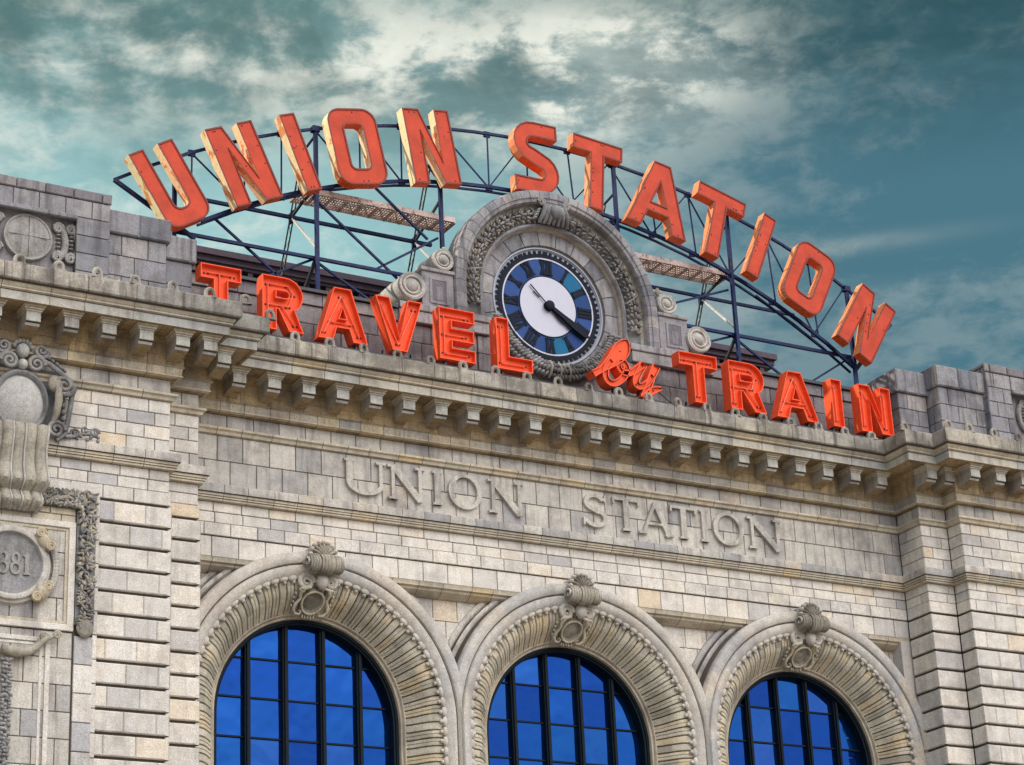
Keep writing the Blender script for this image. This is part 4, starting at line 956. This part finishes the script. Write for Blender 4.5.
for s_ in (-1, 1):
    cn.tube([(ccx + s_ * (h_ + .0), YB - 0.04 - yv, z) for z, yv, h_ in zip(zs_, yo, hw)], 0.045, S_CRV, 7, .8)
for e in (-1.0, -.36, -.12, .12, .36, 1.0): cn.tube([(ccx + e * h_ * .98, YB - 0.11 - yv, z) for z, yv, h_ in zip(zs_, yo, hw)], 0.022, S_LGT, 6, .6)
cn.build('fluted_console', BLD, smooth=50)
# swag and bead drops in the lower panel
lp_ = MB()
surf(lp_, -17.0, -13.46, -6, 0.78, yb + 0.0, S_FRZ, .5, .55)
frame(lp_, -17.0, -13.94, -7, 0.62, 0.10, yb - 0.03, yb + .05, S_WALL, .6); frame(lp_, -16.9, -14.10, -7.0, 0.5, 0.06, yb - 0.012, yb + .05, S_WALL, .6)
lp_.build('lower_panel', BLD, smooth=0)
sw = MB()
sw.tube([(-15.0, yb - 0.12, 0.28), (-14.7, yb - 0.14, 0.22), (-14.42, yb - 0.14, 0.26), (-14.22, yb - 0.14, 0.42), (-14.05, yb - 0.13, 0.58), (-13.88, yb - 0.12, 0.64)], [.10, .11, .10, .08, .06, .04], S_CRV, 9, .7)
for i, (x, z) in enumerate(((-14.12, .60), (-13.84, .66))): sw.tube([(x + 0.09 * (1 - .85 * i_ / 18) * cos(3.6 * pi * i_ / 18), yb - 0.15, z + 0.09 * (1 - .85 * i_ / 18) * sin(3.6 * pi * i_ / 18)) for i_ in range(19)], 0.03, S_CRV, 7, .8)
for k in range(26):
    z = 0.05 - k * 0.09
    for q in range(3): sw.ell((-14.86 + 0.07 * (q - 1) + R.uniform(-.02, .02), yb - 0.07 - R.uniform(0, .04), z + R.uniform(-.03, .03)), (0.05 + .03 * (k % 4 == 0), 0.05, 0.04), S_CRG, T(), Matrix.Rotation(R.uniform(-1, 1), 3, 'Y'), 7, 4)
sw.build('swag_and_drop', BLD, smooth=60)

# ------------------------------------------------------------------ wall clock
CXK, CZK = -0.06, 11.47
CL = root('station_clock', (0, 0, 0), 'round clock with white centre, blue glass segments and black roman numerals under the stone hood', 'clock')
YC = 0.50
def cyl_ring(m, r0, r1, y0, y1, mt, n=72, tt=.5):
    m.lathe_y((CXK, CZK), [(r0, y1), (r0, y0), (r1, y0), (r1, y1)], mt, n, tt)
m = MB(); m.lathe_y((CXK, CZK), [(1.67, YC + .06), (1.67, YC - .02), (1.66, YC - .03), (1.635, YC - .03), (1.625, YC + .0), (1.60, YC + .02)], M_RING, 72); pass
m.build('rim', CL, smooth=40)
m = MB(); m.lathe_y((CXK, CZK), [(0.0, YC + .035), (1.66, YC + .035)], M_RING, 60); m.build('back_plate', CL, smooth=0)
m = MB(); cyl_ring(m, 1.385, 1.505, YC + 0.0, YC + .03, M_NUM)
for k in range(60):
    t = 2 * pi * k / 60; a = Vector((CXK + 1.48 * cos(t), YC + .008, CZK + 1.48 * sin(t))); b = Vector((CXK + 1.575 * cos(t), YC + .008, CZK + 1.575 * sin(t)))
    m.beam(a, b, 0.075 if k % 5 else 0.13, M_NUM, ht=0.03)
m.build('minute_track', CL, smooth=30)
m = MB(); cyl_ring(m, 1.345, 1.385, YC - 0.005, YC + .03, M_DIAL); cyl_ring(m, 0.85, 0.875, YC - 0.005, YC + .03, M_NUM); m.build('dial_ring', CL, smooth=30)
ms = MB()
for k in range(12):      # blue panels between the numerals; k = 0 between XII and I
    a0 = pi / 2 - 2 * pi * k / 12; a1 = a0 - 2 * pi / 12; mt = M_BLUE[2] if k in (1, 5) else M_BLUE[k % 2]
    ms.grid([[(CXK + r * cos(a0 + (a1 - a0) * q / 6), YC + .012, CZK + r * sin(a0 + (a1 - a0) * q / 6)) for r in (0.87, 1.36)] for q in range(7)], mt, .5)
ms.build('blue_glass_segments', CL, smooth=0)
m = MB(); m.lathe_y((CXK, CZK), [(0.0, YC + .0), (0.845, YC + .0), (0.855, YC + .03)], M_DIAL, 60); m.build('white_centre', CL, smooth=30)
ROM = ['XII', 'I', 'II', 'III', 'IIII', 'V', 'VI', 'VII', 'VIII', 'IX', 'X', 'XI']
wid = {'I': .108, 'V': .18, 'X': .18}
for h_, s_ in enumerate(ROM):
    m = MB(); th = pi / 2 - 2 * pi * h_ / 12; e_r = Vector((cos(th), 0, sin(th))); e_t = Vector((sin(th), 0, -cos(th)))
    tw = sum(wid[c] for c in s_); x = -tw / 2; r0, r1 = 0.91, 1.33; c0 = Vector((CXK, YC, CZK)); q = 0
    sc_ = 0.92
    def pt(u, r): return c0 + e_t * u * sc_ + e_r * r
    for c in s_:
        w_ = wid[c]; q += 1; m_y = Vector((0, -0.002 * q, 0))
        if c == 'I': m.beam(pt(x + w_ / 2, r0) + m_y, pt(x + w_ / 2, r1) + m_y, .076, M_NUM, ht=.02)
        if c == 'V': m.beam(pt(x + .02, r1) + m_y, pt(x + w_ / 2, r0) + m_y, .076, M_NUM, ht=.02); m.beam(pt(x + w_ - .02, r1) + m_y * 1.5, pt(x + w_ / 2, r0) + m_y * 1.5, .05, M_NUM, ht=.02)
        if c == 'X': m.beam(pt(x + .02, r1) + m_y, pt(x + w_ - .02, r0) + m_y, .076, M_NUM, ht=.02); m.beam(pt(x + w_ - .02, r1) + m_y * 1.5, pt(x + .02, r0) + m_y * 1.5, .05, M_NUM, ht=.02)
        x += w_
    for r in (r0 + .012, r1 - .012): m.beam(pt(-tw / 2 - .01, r) + Vector((0, -.012, 0)), pt(tw / 2 + .01, r) + Vector((0, -.012, 0)), .024, M_NUM, ht=.02)
    o = m.build('numeral', CL, smooth=0); o['label'] = 'roman numeral %s' % s_
def hand(name, ang, pts, y, tail=None):
    m = MB(); th = radians(90 - ang); er = Vector((cos(th), 0, sin(th))); et = Vector((-sin(th), 0, cos(th))); c0 = Vector((CXK, 0, CZK))
    prof = [(r, w_) for r, w_ in pts]
    L = [c0 + er * r + et * w_ for r, w_ in prof] + [c0 + er * r - et * w_ for r, w_ in prof[::-1]]
    f = [p + Vector((0, y, 0)) for p in L]; b = [p + Vector((0, y + .03, 0)) for p in L]
    for i in range(len(prof) - 1):
        n_ = len(L); quad = [i, i + 1, n_ - 2 - i, n_ - 1 - i]
        m.face([f[j] for j in quad], M_NUM); m.face([b[j] for j in quad[::-1]], M_NUM)
    m.grid([f, b], M_NUM, .5, close_v=True)
    return m
m = hand('hour_hand', 128, [(-.05, .06), (.12, .055), (.40, .095), (.55, .10), (.66, .07), (.80, .09), (.92, .01)], YC - .075); m.build('hour_hand', CL, smooth=30)
m = hand('minute_hand', 123, [(-.06, .045), (.15, .05), (.5, .065), (.9, .095), (1.22, .085), (1.33, .035), (1.37, .005)], YC - .115); m.lathe_y((CXK, CZK), [(0.0, YC - .15), (.08, YC - .15), (.13, YC - .13), (.14, YC - .10), (.14, YC + .0)], M_NUM, 24); m.build('minute_hand', CL, smooth=40)
m = hand('x', 315, [(.10, .007), (.45, .008), (.74, .010), (.76, .003)], YC - .06)
m.build('counterweight', CL, smooth=0)
m = hand('x', 309, [(.34, .007), (.56, .008), (.58, .003)], YC - .05); m.build('counterweight', CL, smooth=0)

# ------------------------------------------------------------------ sign letters
def arcpts(cx, cz, r, a0, a1, n=6, rz=None): rz = rz or r; return [(cx + r * cos(radians(a0 + (a1 - a0) * i / n)), cz + rz * sin(radians(a0 + (a1 - a0) * i / n))) for i in range(n + 1)]
def glyph(ch, w_, h, s):
    """outline loops (outer first, counter-clockwise; holes after) with origin at letter centre"""
    a, b = w_ / 2, h / 2
    if ch == 'I': return [[(-s / 2, -b), (s / 2, -b), (s / 2, b), (-s / 2, b)]]
    if ch == 'T': return [[(-s / 2, -b), (s / 2, -b), (s / 2, b - s), (a, b - s), (a, b), (-a, b), (-a, b - s), (-s / 2, b - s)]]
    if ch == 'L': return [[(-a, -b), (a, -b), (a, -b + s), (-a + s, -b + s), (-a + s, b), (-a, b)]]
    if ch == 'E':
        m_ = s * .45; return [[(-a, -b), (a, -b), (a, -b + s * .9), (-a + s, -b + s * .9), (-a + s, -m_), (a * .95, -m_), (a * .95, m_), (-a + s, m_), (-a + s, b - s * .9), (a, b - s * .9), (a, b), (-a, b)]]
    if ch == 'N': k = s * 1.12; return [[(-a, -b), (-a + s, -b), (-a + s, b * .42), (a - k, -b), (a, -b), (a, b), (a - s, b), (a - s, -b * .42), (-a + k, b), (-a, b)]]
    if ch == 'V': k = s * .55; return [[(-k, -b), (k, -b), (a, b), (a - s * 1.06, b), (0, -b + s * .95), (-a + s * 1.06, b), (-a, b)]]
    if ch == 'A':
        k = s * .62; z1 = -b + h * .24; z2 = z1 + s * .68
        def xo(z): return a + (k - a) * (z + b) / h
        def xi(z): return xo(z) - s * 1.06
        zt = b - s * .95 ; 
        zt2 = min(z2 + (xi(z2)) / ((a - k) / h), b - s * .5)
        return [[(-a, -b), (-a + s * 1.06, -b), (-xi(z1), z1), (xi(z1), z1), (a - s * 1.06, -b), (a, -b), (k, b), (-k, b)], [(-xi(z2), z2), (0, zt2), (xi(z2), z2)]]
    if ch == 'U':
        c = min(a, b) * .55; ci = c * .45
        o_ = [(-a, b)] + arcpts(-a + c, -b + c, c, 180, 270) + arcpts(a - c, -b + c, c, 270, 360) + [(a, b), (a - s, b)]
        i_ = arcpts(a - s - ci, -b + s + ci, ci, 0, -90) + arcpts(-a + s + ci, -b + s + ci, ci, 270, 180) + [(-a + s, b)]
        return [o_ + i_]
    if ch == 'O':
        c = a * .55; ci = c * .35
        o_ = arcpts(-a + c, -b + c, c, 180, 270) + arcpts(a - c, -b + c, c, 270, 360) + arcpts(a - c, b - c, c, 0, 90) + arcpts(-a + c, b - c, c, 90, 180)
        p, q = a - s, b - s
        i_ = arcpts(-p + ci, -q + ci, ci, 180, 270) + arcpts(p - ci, -q + ci, ci, 270, 360) + arcpts(p - ci, q - ci, ci, 0, 90) + arcpts(-p + ci, q - ci, ci, 90, 180)
        return [o_, i_[::-1]]
    if ch == 'R':
        m_ = -h * .06; ro = (b - m_) / 2 + s * .0
        top = b; r1 = (top - m_ + s * .35) / 2; cz = top - r1
        o_ = [(-a, -b), (-a + s, -b), (-a + s, m_ - s * .18), (-a + s + s * .15, m_ - s * .18), (a - s * 1.05, -b), (a, -b), (a - s * .62, cz - r1 + s * .25)]
        o_ += arcpts(a - r1 - .01, cz, r1, -50, 90, 10) + [(-a, b)]
        ri = r1 - s; i_ = [(-a + s, cz - ri)] + arcpts(a - r1 - .01, cz, ri, -90, 90, 8) + [(-a + s, cz + ri)]
        return [o_, i_[::-1]]
    if ch == 'S':
        r1 = (h / 2 + s / 2) / 2; k = r1; ki = max(r1 - s, .02); zt = b - r1; zb = -b + r1; xx = a - r1
        c = r1 * .95
        o_ = [(-a, -b)] + arcpts(a - c, -b + c, c, -90, 90, 10)[:-1]
        o_ = [(-a, -b), (a - c, -b)] + arcpts(a - c, -b + c, c, -90, 90, 10) 
        # inner top bowl
        o_[-1] = (a - c, s / 2)
        o_ += [(-a + c, s / 2 - 0)] if False else []
        it = arcpts(-a + c, b - c, max(c - s, .03), 270, 90, 8)
        o_ += it + [(a, b - s), (a, b), (-a + c, b)] + arcpts(-a + c, b - c, c, 90, 270, 10)
        o_[-1] = (-a + c, -s / 2)
        o_ += arcpts(a - c, -b + c, max(c - s, .03), 90, -90, 8) + [(-a, -b + s)]
        return [o_]
def area(lp_): return sum(p[0] * q[1] - q[0] * p[1] for p, q in zip(lp_, lp_[1:] + lp_[:1])) / 2
def clean(lp_):
    o_ = []
    for p in lp_:
        if not o_ or hypot(p[0] - o_[-1][0], p[1] - o_[-1][1]) > 1e-4: o_.append(p)
    if hypot(o_[0][0] - o_[-1][0], o_[0][1] - o_[-1][1]) < 1e-4: o_.pop()
    return o_
def inset(lp_, t):
    """towards the inside of the material: outer loops CCW, holes CW"""
    n = len(lp_); out = []
    for i in range(n):
        p0, p1, p2 = lp_[i - 1], lp_[i], lp_[(i + 1) % n]
        d1 = Vector((p1[0] - p0[0], p1[1] - p0[1])).normalized(); d2 = Vector((p2[0] - p1[0], p2[1] - p1[1])).normalized()
        n1_ = Vector((-d1.y, d1.x)); n2_ = Vector((-d2.y, d2.x)); k = 1 + n1_.dot(n2_)
        v = (n1_ + n2_) * (t / max(k, 0.35)); out.append((p1[0] + v.x, p1[1] + v.y))
    return out
def letter_mesh(loops, depth, rim, recess, xf, lit_side, m_face, m_rim, m_side, yfront=0.0, bolts=0, tubes=None):
    mb = MB(); L = []
    for i, lp_ in enumerate(loops):
        lp_ = clean(lp_); ar = area(lp_)
        if (i == 0) != (ar > 0): lp_ = lp_[::-1]
        L.append(lp_)
    I = [inset(l, rim) for l in L]
    P = lambda p, y: xf((p[0], y, p[1]))
    for l, ii in zip(L, I):
        n = len(l)
        for k in range(n):
            p, q = l[k], l[(k + 1) % n]; a, b = ii[k], ii[(k + 1) % n]
            w0 = Vector(P(p, 0)); w1 = Vector(P(q, 0)); d = (w1 - w0); nrm = Vector((d.z, 0, -d.x)); 
            if nrm.length: nrm.normalize()
            mt = lit_side if (lit_side and nrm.x < -0.55 and nrm.z > -0.75) else m_side  # left-facing walls get the colour with sunlight painted in
            mb.face([P(p, yfront), P(q, yfront), P(q, yfront + depth), P(p, yfront + depth)], mt)
            mb.face([P(p, yfront), P(q, yfront), P(b, yfront), P(a, yfront)], m_rim)
            mb.face([P(a, yfront), P(b, yfront), P(b, yfront + recess), P(a, yfront + recess)], m_rim if recess < .06 else m_side)
    mb.loops(I, yfront + recess, m_face, xf=xf); mb.loops(L, yfront + depth, m_side, xf=xf)
    # rust-edged bolt heads on the face
    for k in range(bolts):
        l = L[0]; i = R.randrange(len(l)); p = l[i]; c = (sum(x for x, z in l) / len(l), sum(z for x, z in l) / len(l))
    return mb, L
SIGN = root('arched_rooftop_sign', (0, 0, 0), 'arched rooftop sign spelling UNION STATION in large orange red letters on a navy steel truss', 'sign')
BIG = [('U', -10.72, 12.62, 1.30, -32.0), ('N', -8.84, 13.60, 1.36, -24.0), ('I', -7.31, 14.25, .43, -21.0), ('O', -5.72, 14.76, 1.42, -12.0), ('N', -3.57, 15.24, 1.38, -9.5),
       ('S', -0.41, 15.60, 1.36, -0.5), ('T', 1.49, 15.50, 1.58, 5.2), ('A', 3.49, 15.25, 1.92, 10.2), ('T', 5.37, 14.81, 1.60, 15.5), ('I', 6.82, 14.42, .43, 23.0), ('O', 8.42, 13.72, 1.40, 26.5), ('N', 10.32, 12.66, 1.33, 32.0)]
YF = 0.10; DP = 0.30
for ch, x, z, w_, ang in BIG:
    th = radians(-ang); ct, st_ = cos(th), sin(th)
    xf = lambda p, x=x, z=z, ct=ct, st_=st_: (x + p[0] * ct - p[2] * st_, p[1], z + p[0] * st_ + p[2] * ct)
    mb, L = letter_mesh(glyph(ch, w_, 2.12, .44), DP, 0.042, 0.022, xf, M_SUNLIT if x < -2 else M_PEACH, M_FACE, M_RIM, M_SIDE, YF)
    # scattered tube sockets as little dark studs
    l = L[0]
    for k in range(7):
        i = R.randrange(len(l)); p, q = l[i], l[(i + 1) % len(l)]; u = R.uniform(.25, .75); cxx = p[0] + (q[0] - p[0]) * u; czz = p[1] + (q[1] - p[1]) * u
        dx, dz = q[0] - p[0], q[1] - p[1]; LL = hypot(dx, dz)
        if LL < .4: continue
        c = (cxx - dz / LL * .10, czz + dx / LL * .10)
        mb.ell(xf((c[0], YF + .02, c[1])), (.022, .015, .022), M_DARK, .5, None, 6, 4)
    o = mb.build('sign_letter', SIGN, smooth=25); o['label'] = 'large orange letter %s leaning along the arch' % ch

# truss
TY = 0.62
def top_c(x): return -5.34 + sqrt(21.70 ** 2 - (x - .06) ** 2)
def bot_c(x): return -3.2 + sqrt(17.95 ** 2 - (x + .3) ** 2)
tr = MB()
xs = [-11.98 + (11.6 + 11.98) * k / 26 for k in range(27)]
for k in range(26): tr.beam((xs[k], TY, top_c(xs[k])), (xs[k + 1] + .01, TY, top_c(xs[k + 1])), .07, M_STEEL)
xb = [-9.75 + (10.15 + 9.75) * k / 22 for k in range(23)]
for k in range(22):
    for yy, w__ in ((TY, .085), (TY + .26, .055)): tr.beam((xb[k], yy, bot_c(xb[k])), (xb[k + 1] + .01, yy, bot_c(xb[k + 1])), w__, M_STEEL)
tr.beam((-11.98, TY, top_c(-11.98)), (-9.9, TY, 11.55), .09, M_STEEL); tr.beam((11.6, TY, top_c(11.6)), (10.15, TY, bot_c(10.15)), .10, M_STEEL)
tr.build('truss_chords', SIGN, smooth=0)
wb = MB(); nodes = [-10.0, -8.6, -7.6, -6.66, -5.4, -4.2, -3.07, -1.6, -0.4, 0.9, 2.25, 3.5, 4.8, 6.06, 7.4, 8.8, 10.06]
for k, x in enumerate(nodes):
    if x not in (-6.66, -3.07, 2.25, 6.06, 10.06): wb.beam((x, TY, top_c(x)), (x + .12 * (1 if x > 0 else -.1), TY, bot_c(max(min(x, 9.9), -9.7))), .035, M_STEEL)
    if k + 1 < len(nodes):
        x2 = nodes[k + 1]
        if (k % 2) == 0 or x < -4: wb.beam((x, TY + .04, top_c(x)), (x2, TY + .04, bot_c(min(x2, 10.0))), .035, M_STEEL)
        else: wb.beam((x, TY + .04, bot_c(max(x, -9.7))), (x2, TY + .04, top_c(x2)), .035, M_STEEL)
for k, x in enumerate(nodes):
    for zf in (top_c(x), bot_c(max(min(x, 9.8), -9.6))): wb.box(x - .09, x + .09, TY - .012, TY + .055, zf - .10, zf + .06, M_STEEL)
wb.build('truss_webs', SIGN, smooth=0)
POSTS = [-10.45, -6.66, -3.1, 2.35, 6.06, 10.10]
for x in POSTS:
    p = MB(); zt = top_c(x)
    p.beam((x, TY - .02, 10.5), (x, TY - .02, zt + .04), .095, M_STEEL); p.box(x - .11, x + .11, TY - .12, TY + .10, 10.48, 10.55, M_STEEL)
    p.box(x - .10, x + .10, TY - .10, TY + .08, zt - .10, zt + .05, M_STEEL)
    p.build('sign_post', SIGN, smooth=0)
    if abs(x) > 10: continue
    bs = MB(); A0 = Vector((x, TY + .45, 15.25 if abs(x) < 5 else 15.0)); B0 = Vector((x, 3.65, 10.3)); A0.z = min(A0.z, top_c(x) - .1)
    A0.y = 2.1 - (A0.z - 13.45) / 1.95
    for dx in (-.045, .045): bs.beam(A0 + Vector((dx, 0, 0)), B0 + Vector((dx, 0, 0)), .032, M_DARK)
    for q in range(14):
        s_ = .045 if q % 2 else -.045
        bs.beam(A0.lerp(B0, q / 14) + Vector((-s_, 0, 0)), A0.lerp(B0, (q + 1) / 14) + Vector((s_, 0, 0)), .014, M_GALV)
    bs.beam((x, TY, 14.0 if abs(x) < 5 else 13.75), (x, 2.1, 13.45), .06, M_DARK); bs.beam((x, TY, 11.75), (x, 2.0, 10.5), .075, M_DARK); bs.beam(A0, (x, TY, A0.z + .1), .05, M_STEEL)
    bs.box(x - .02, x + .02, 1.95, 2.25, 13.30, 13.60, M_STEEL); bs.build('back_strut', SIGN, smooth=0)
    for a, b, w__ in (((x, 2.08, 13.42), (x, TY + .06, 12.0), .05), ((x, TY + .02, 10.78), (x + .80, TY + .35, 10.52), .045)):
        gs = MB(); gs.beam(a, b, w__, M_GALV); gs.build('pale_brace', SIGN, smooth=0)
for x0, x1, yy, zz_, w__ in ((-10.45, -2.2, TY + .10, 11.70, .08), (2.2, 10.1, TY + .10, 11.80, .085), (-9.2, -2.6, 2.1, 13.45, .085), (3.2, 9.3, 2.1, 13.52, .08)):
    hz = MB(); hz.beam((x0, yy, zz_), (x1, yy, zz_), w__, M_STEEL); hz.build('horizontal_girt', SIGN, smooth=0)
for a, b in (((-9.3, 12.3), (-6.9, 10.55)), ((-8.4, 10.75), (-6.66, 11.72)), ((-6.66, 13.45), (-3.4, 10.9)), ((-6.66, 11.7), (-4.6, 10.6)), ((-5.0, 11.72), (-3.1, 13.0)), ((2.35, 13.3), (4.1, 11.8)), ((3.0, 12.0), (6.06, 13.2)),
             ((4.2, 11.1), (6.06, 11.8)), ((6.06, 11.80), (8.3, 10.5)), ((8.2, 10.55), (10.1, 11.8)), ((-4.9, 14.1), (-3.4, 12.9)), ((7.0, 13.2), (9.3, 11.9))):
    xbr = MB(); xbr.beam((a[0], TY + .2, a[1]), (b[0], TY + .2, b[1]), .055, M_STEEL); xbr.build('cross_brace', SIGN, smooth=0)
# maintenance walkways
def walkway(x0, x1, z):
    m = MB(); y0, y1 = TY + .25, TY + .90
    for yy in (y0, y1): m.box(x0, x1, yy - .025, yy + .025, z - .05, z + .10, M_WALK, .5)
    n = int((x1 - x0) / .075)
    for k in range(n): x = x0 + (x1 - x0) * (k + .5) / n; m.box(x - .014, x + .014, y0, y1, z - .015, z + .02, M_WALK)
    for q in range(1, 6): yy = y0 + (y1 - y0) * q / 6; m.box(x0, x1, yy - .012, yy + .012, z - .012, z + .018, M_WALK)
    n = int((x1 - x0) / .42)
    for k in range(n + 1): x = x0 + (x1 - x0) * k / n; m.box(x - .03, x + .03, y0 - .01, y1 + .01, z - .07, z - .018, M_WALK)
    for k in range(n): 
        x = x0 + (x1 - x0) * k / n; m.beam((x, y0, z - .04), (x + .42, y1, z - .04), .03, M_WALK)
    m.build('walkway', SIGN, smooth=0)
walkway(-6.95, -2.55, 13.62); walkway(2.6, 6.15, 13.70)

# ------------------------------------------------------------------ TRAVEL by TRAIN
S2 = root('cornice_sign', (0, 0, 0), 'row of red orange channel letters reading TRAVEL by TRAIN standing along the cornice', 'sign')
H2 = 1.38; ZC = 9.55; Y2 = -0.82; D2 = 0.34
SM = [('T', -9.82, 1.02), ('R', -8.24, 1.06), ('A', -6.67, 1.30), ('V', -5.15, 1.27), ('E', -3.55, 1.0), ('L', -1.93, 1.02), ('T', 3.65, 1.20), ('R', 5.19, 1.14), ('A', 6.79, 1.38), ('I', 8.17, .44), ('N', 9.49, 1.10)]
def neon_path(ch, w_, h, s):
    a, b = w_ / 2 - s / 2, h / 2 - s / 2
    return {'T': [[(-a, b), (a, b)], [(0, b), (0, -b)]], 'I': [[(0, b), (0, -b)]], 'L': [[(-a, b), (-a, -b), (a, -b)]], 'E': [[(a, b), (-a, b), (-a, -b), (a, -b)], [(-a, 0), (a * .8, 0)]],
            'N': [[(-a, -b), (-a, b), (a, -b), (a, b)]], 'V': [[(-a, b), (0, -b), (a, b)]], 'A': [[(-a, -b), (0, b), (a, -b)], [(-a * .6, -b * .4), (a * .6, -b * .4)]], 'R': [[(-a, -b), (-a, b), (a * .5, b), (a * .85, b * .6), (a * .5, -b * .05), (-a, -b * .05)], [(0, -b * .05), (a, -b)]]}[ch]
for ch, x, w_ in SM:
    xf = lambda p, x=x: (x + p[0], p[1], ZC + p[2])
    mb, L = letter_mesh(glyph(ch, w_, H2, .36), D2, 0.022, 0.13, xf, None, M_SFACE, M_SSIDE, M_SSIDE, Y2)
    for pth in neon_path(ch, w_, H2, .36):
        for p, q in zip(pth, pth[1:]): mb.tube([xf((p[0], Y2 + .09, p[1])), xf((q[0], Y2 + .09, q[1]))], .018, M_TUBE, 6)
        for p in pth:
            for e in (-.05, .05): mb.ell(xf((p[0] + e, Y2 + .12, p[1] * .96)), (.026, .02, .030), M_DARK, .5, None, 6, 4)
    for k in (-.3, .3): mb.box(x + k * w_ - .03, x + k * w_ + .03, Y2 + .1, Y2 + .2, 8.62, ZC - H2 / 2 + .01, M_DARK)
    o = mb.build('sign_letter', S2, smooth=25); o['label'] = 'red channel letter %s standing on the cornice' % ch
# script word: traced strokes of constant channel width
def ribbon(path, wd, m, k):
    pts = [Vector(p) for p in path]; n = len(pts); lft, rgt = [], []
    for i in range(n):
        t = (pts[min(i + 1, n - 1)] - pts[max(i - 1, 0)]).normalized(); nn = Vector((-t.y, t.x)); ww = (wd[i] if isinstance(wd, list) else wd) / 2
        lft.append(pts[i] + nn * ww); rgt.append(pts[i] - nn * ww)
    yf = Y2 + 0.004 * k; rc = yf + .05; rim = .028
    for i in range(n - 1):
        t = (pts[i + 1] - pts[i]).normalized(); nn = Vector((-t.y, t.x)) * rim
        a, b, c, d = lft[i], lft[i + 1], rgt[i + 1], rgt[i]
        V = lambda p, y: (p.x, y, p.y)
        m.face([V(a - nn, rc), V(b - nn, rc), V(c + nn, rc), V(d + nn, rc)], M_SFACE)
        for s1, s2, sg in ((a, b, -1), (d, c, 1)):
            m.face([V(s1, yf), V(s2, yf), V(s2, yf + D2), V(s1, yf + D2)], M_SSIDE); m.face([V(s1, yf), V(s2, yf), V(s2 + nn * sg, yf), V(s1 + nn * sg, yf)], M_SSIDE); m.face([V(s1 + nn * sg, yf), V(s2 + nn * sg, yf), V(s2 + nn * sg, rc), V(s1 + nn * sg, rc)], M_RIM)
        m.face([V(a, yf + D2), V(b, yf + D2), V(c, yf + D2), V(d, yf + D2)], M_SSIDE)
    for i in (0, n - 1):
        m.face([(lft[i].x, yf, lft[i].y), (rgt[i].x, yf, rgt[i].y), (rgt[i].x, yf + D2, rgt[i].y), (lft[i].x, yf + D2, lft[i].y)], M_SSIDE)
def smoothp(pts, n=6):
    out = []; P = [pts[0]] + pts + [pts[-1]]
    for i in range(1, len(P) - 2):
        for k in range(n):
            t = k / n; p0, p1, p2, p3 = P[i - 1], P[i], P[i + 1], P[i + 2]
            out.append(tuple(0.5 * (2 * p1[j] + (p2[j] - p0[j]) * t + (2 * p0[j] - 5 * p1[j] + 4 * p2[j] - p3[j]) * t * t + (3 * p1[j] - p0[j] - 3 * p2[j] + p3[j]) * t ** 3) for j in range(len(p1))))
    out.append(tuple(pts[-1])); return out
SCRIPT = {
 'b': [[(0.374, 9.163, 0.20), (0.651, 9.343, 0.18), (0.966, 9.612, 0.34), (1.258, 9.933, 0.48), (1.40, 10.15, 0.34), (1.463, 10.27, 0.10)],
       [(0.96, 9.62, 0.18), (0.80, 9.42, 0.18), (0.745, 9.22, 0.18), (0.80, 9.04, 0.18), (0.97, 8.985, 0.18), (1.17, 9.09, 0.18), (1.34, 9.28, 0.19), (1.40, 9.48, 0.19), (1.33, 9.62, 0.17), (1.22, 9.60, 0.16), (1.17, 9.47, 0.15), (1.28, 9.35, 0.16), (1.45, 9.34, 0.17), (1.67, 9.47, 0.18), (1.90, 9.66, 0.20)]],
 'y': [[(1.95, 9.69, 0.22), (1.82, 9.48, 0.21), (1.68, 9.23, 0.20), (1.68, 9.07, 0.20), (1.82, 9.04, 0.18), (2.01, 9.154, 0.17), (2.19, 9.40, 0.17)],
       [(2.34, 9.69, 0.24), (2.18, 9.39, 0.22), (2.03, 9.05, 0.20), (1.86, 8.74, 0.18)],
       [(1.82, 8.72, 0.13), (2.01, 8.855, 0.17), (2.20, 8.99, 0.19), (2.44, 9.08, 0.10)]]}
kk = 0
for ch, strokes in SCRIPT.items():
    m = MB()
    for stv in strokes:
        sp_ = smoothp(stv, 6); ribbon([(p[0], p[1]) for p in sp_], [p[2] for p in sp_], m, kk); kk += 1
        for p in (stv[0], stv[len(stv) // 2], stv[-1]): m.ell((p[0], Y2 + .05, p[1]), (.024, .02, .024), M_DARK, .5, None, 6, 4)
    m.box(1.0 if ch == 'b' else 1.8, 1.06 if ch == 'b' else 1.86, Y2 + .1, Y2 + .2, 8.6, 9.0, M_DARK)
    o = m.build('sign_letter', S2, smooth=25); o['label'] = 'red script letter %s with its channel sides showing' % ch
m = MB(); m.box(-10.2, 10.25, Y2 + .08, Y2 + .20, 8.66, 8.74, M_DARK); m.box(-10.2, 10.25, Y2 + .30, Y2 + .40, 8.66, 8.74, M_DARK)
for k in range(22): m.box(-10.1 + .96 * k, -10.0 + .96 * k, Y2 + .05, Y2 + .45, 8.52, 8.67, M_DARK)
m.tube([(2.45, Y2 + .2, 9.05), (2.8, Y2 + .25, 8.86), (3.25, Y2 + .25, 8.68)], .015, M_DARK, 6)
m.build('support_rail', S2, smooth=0)
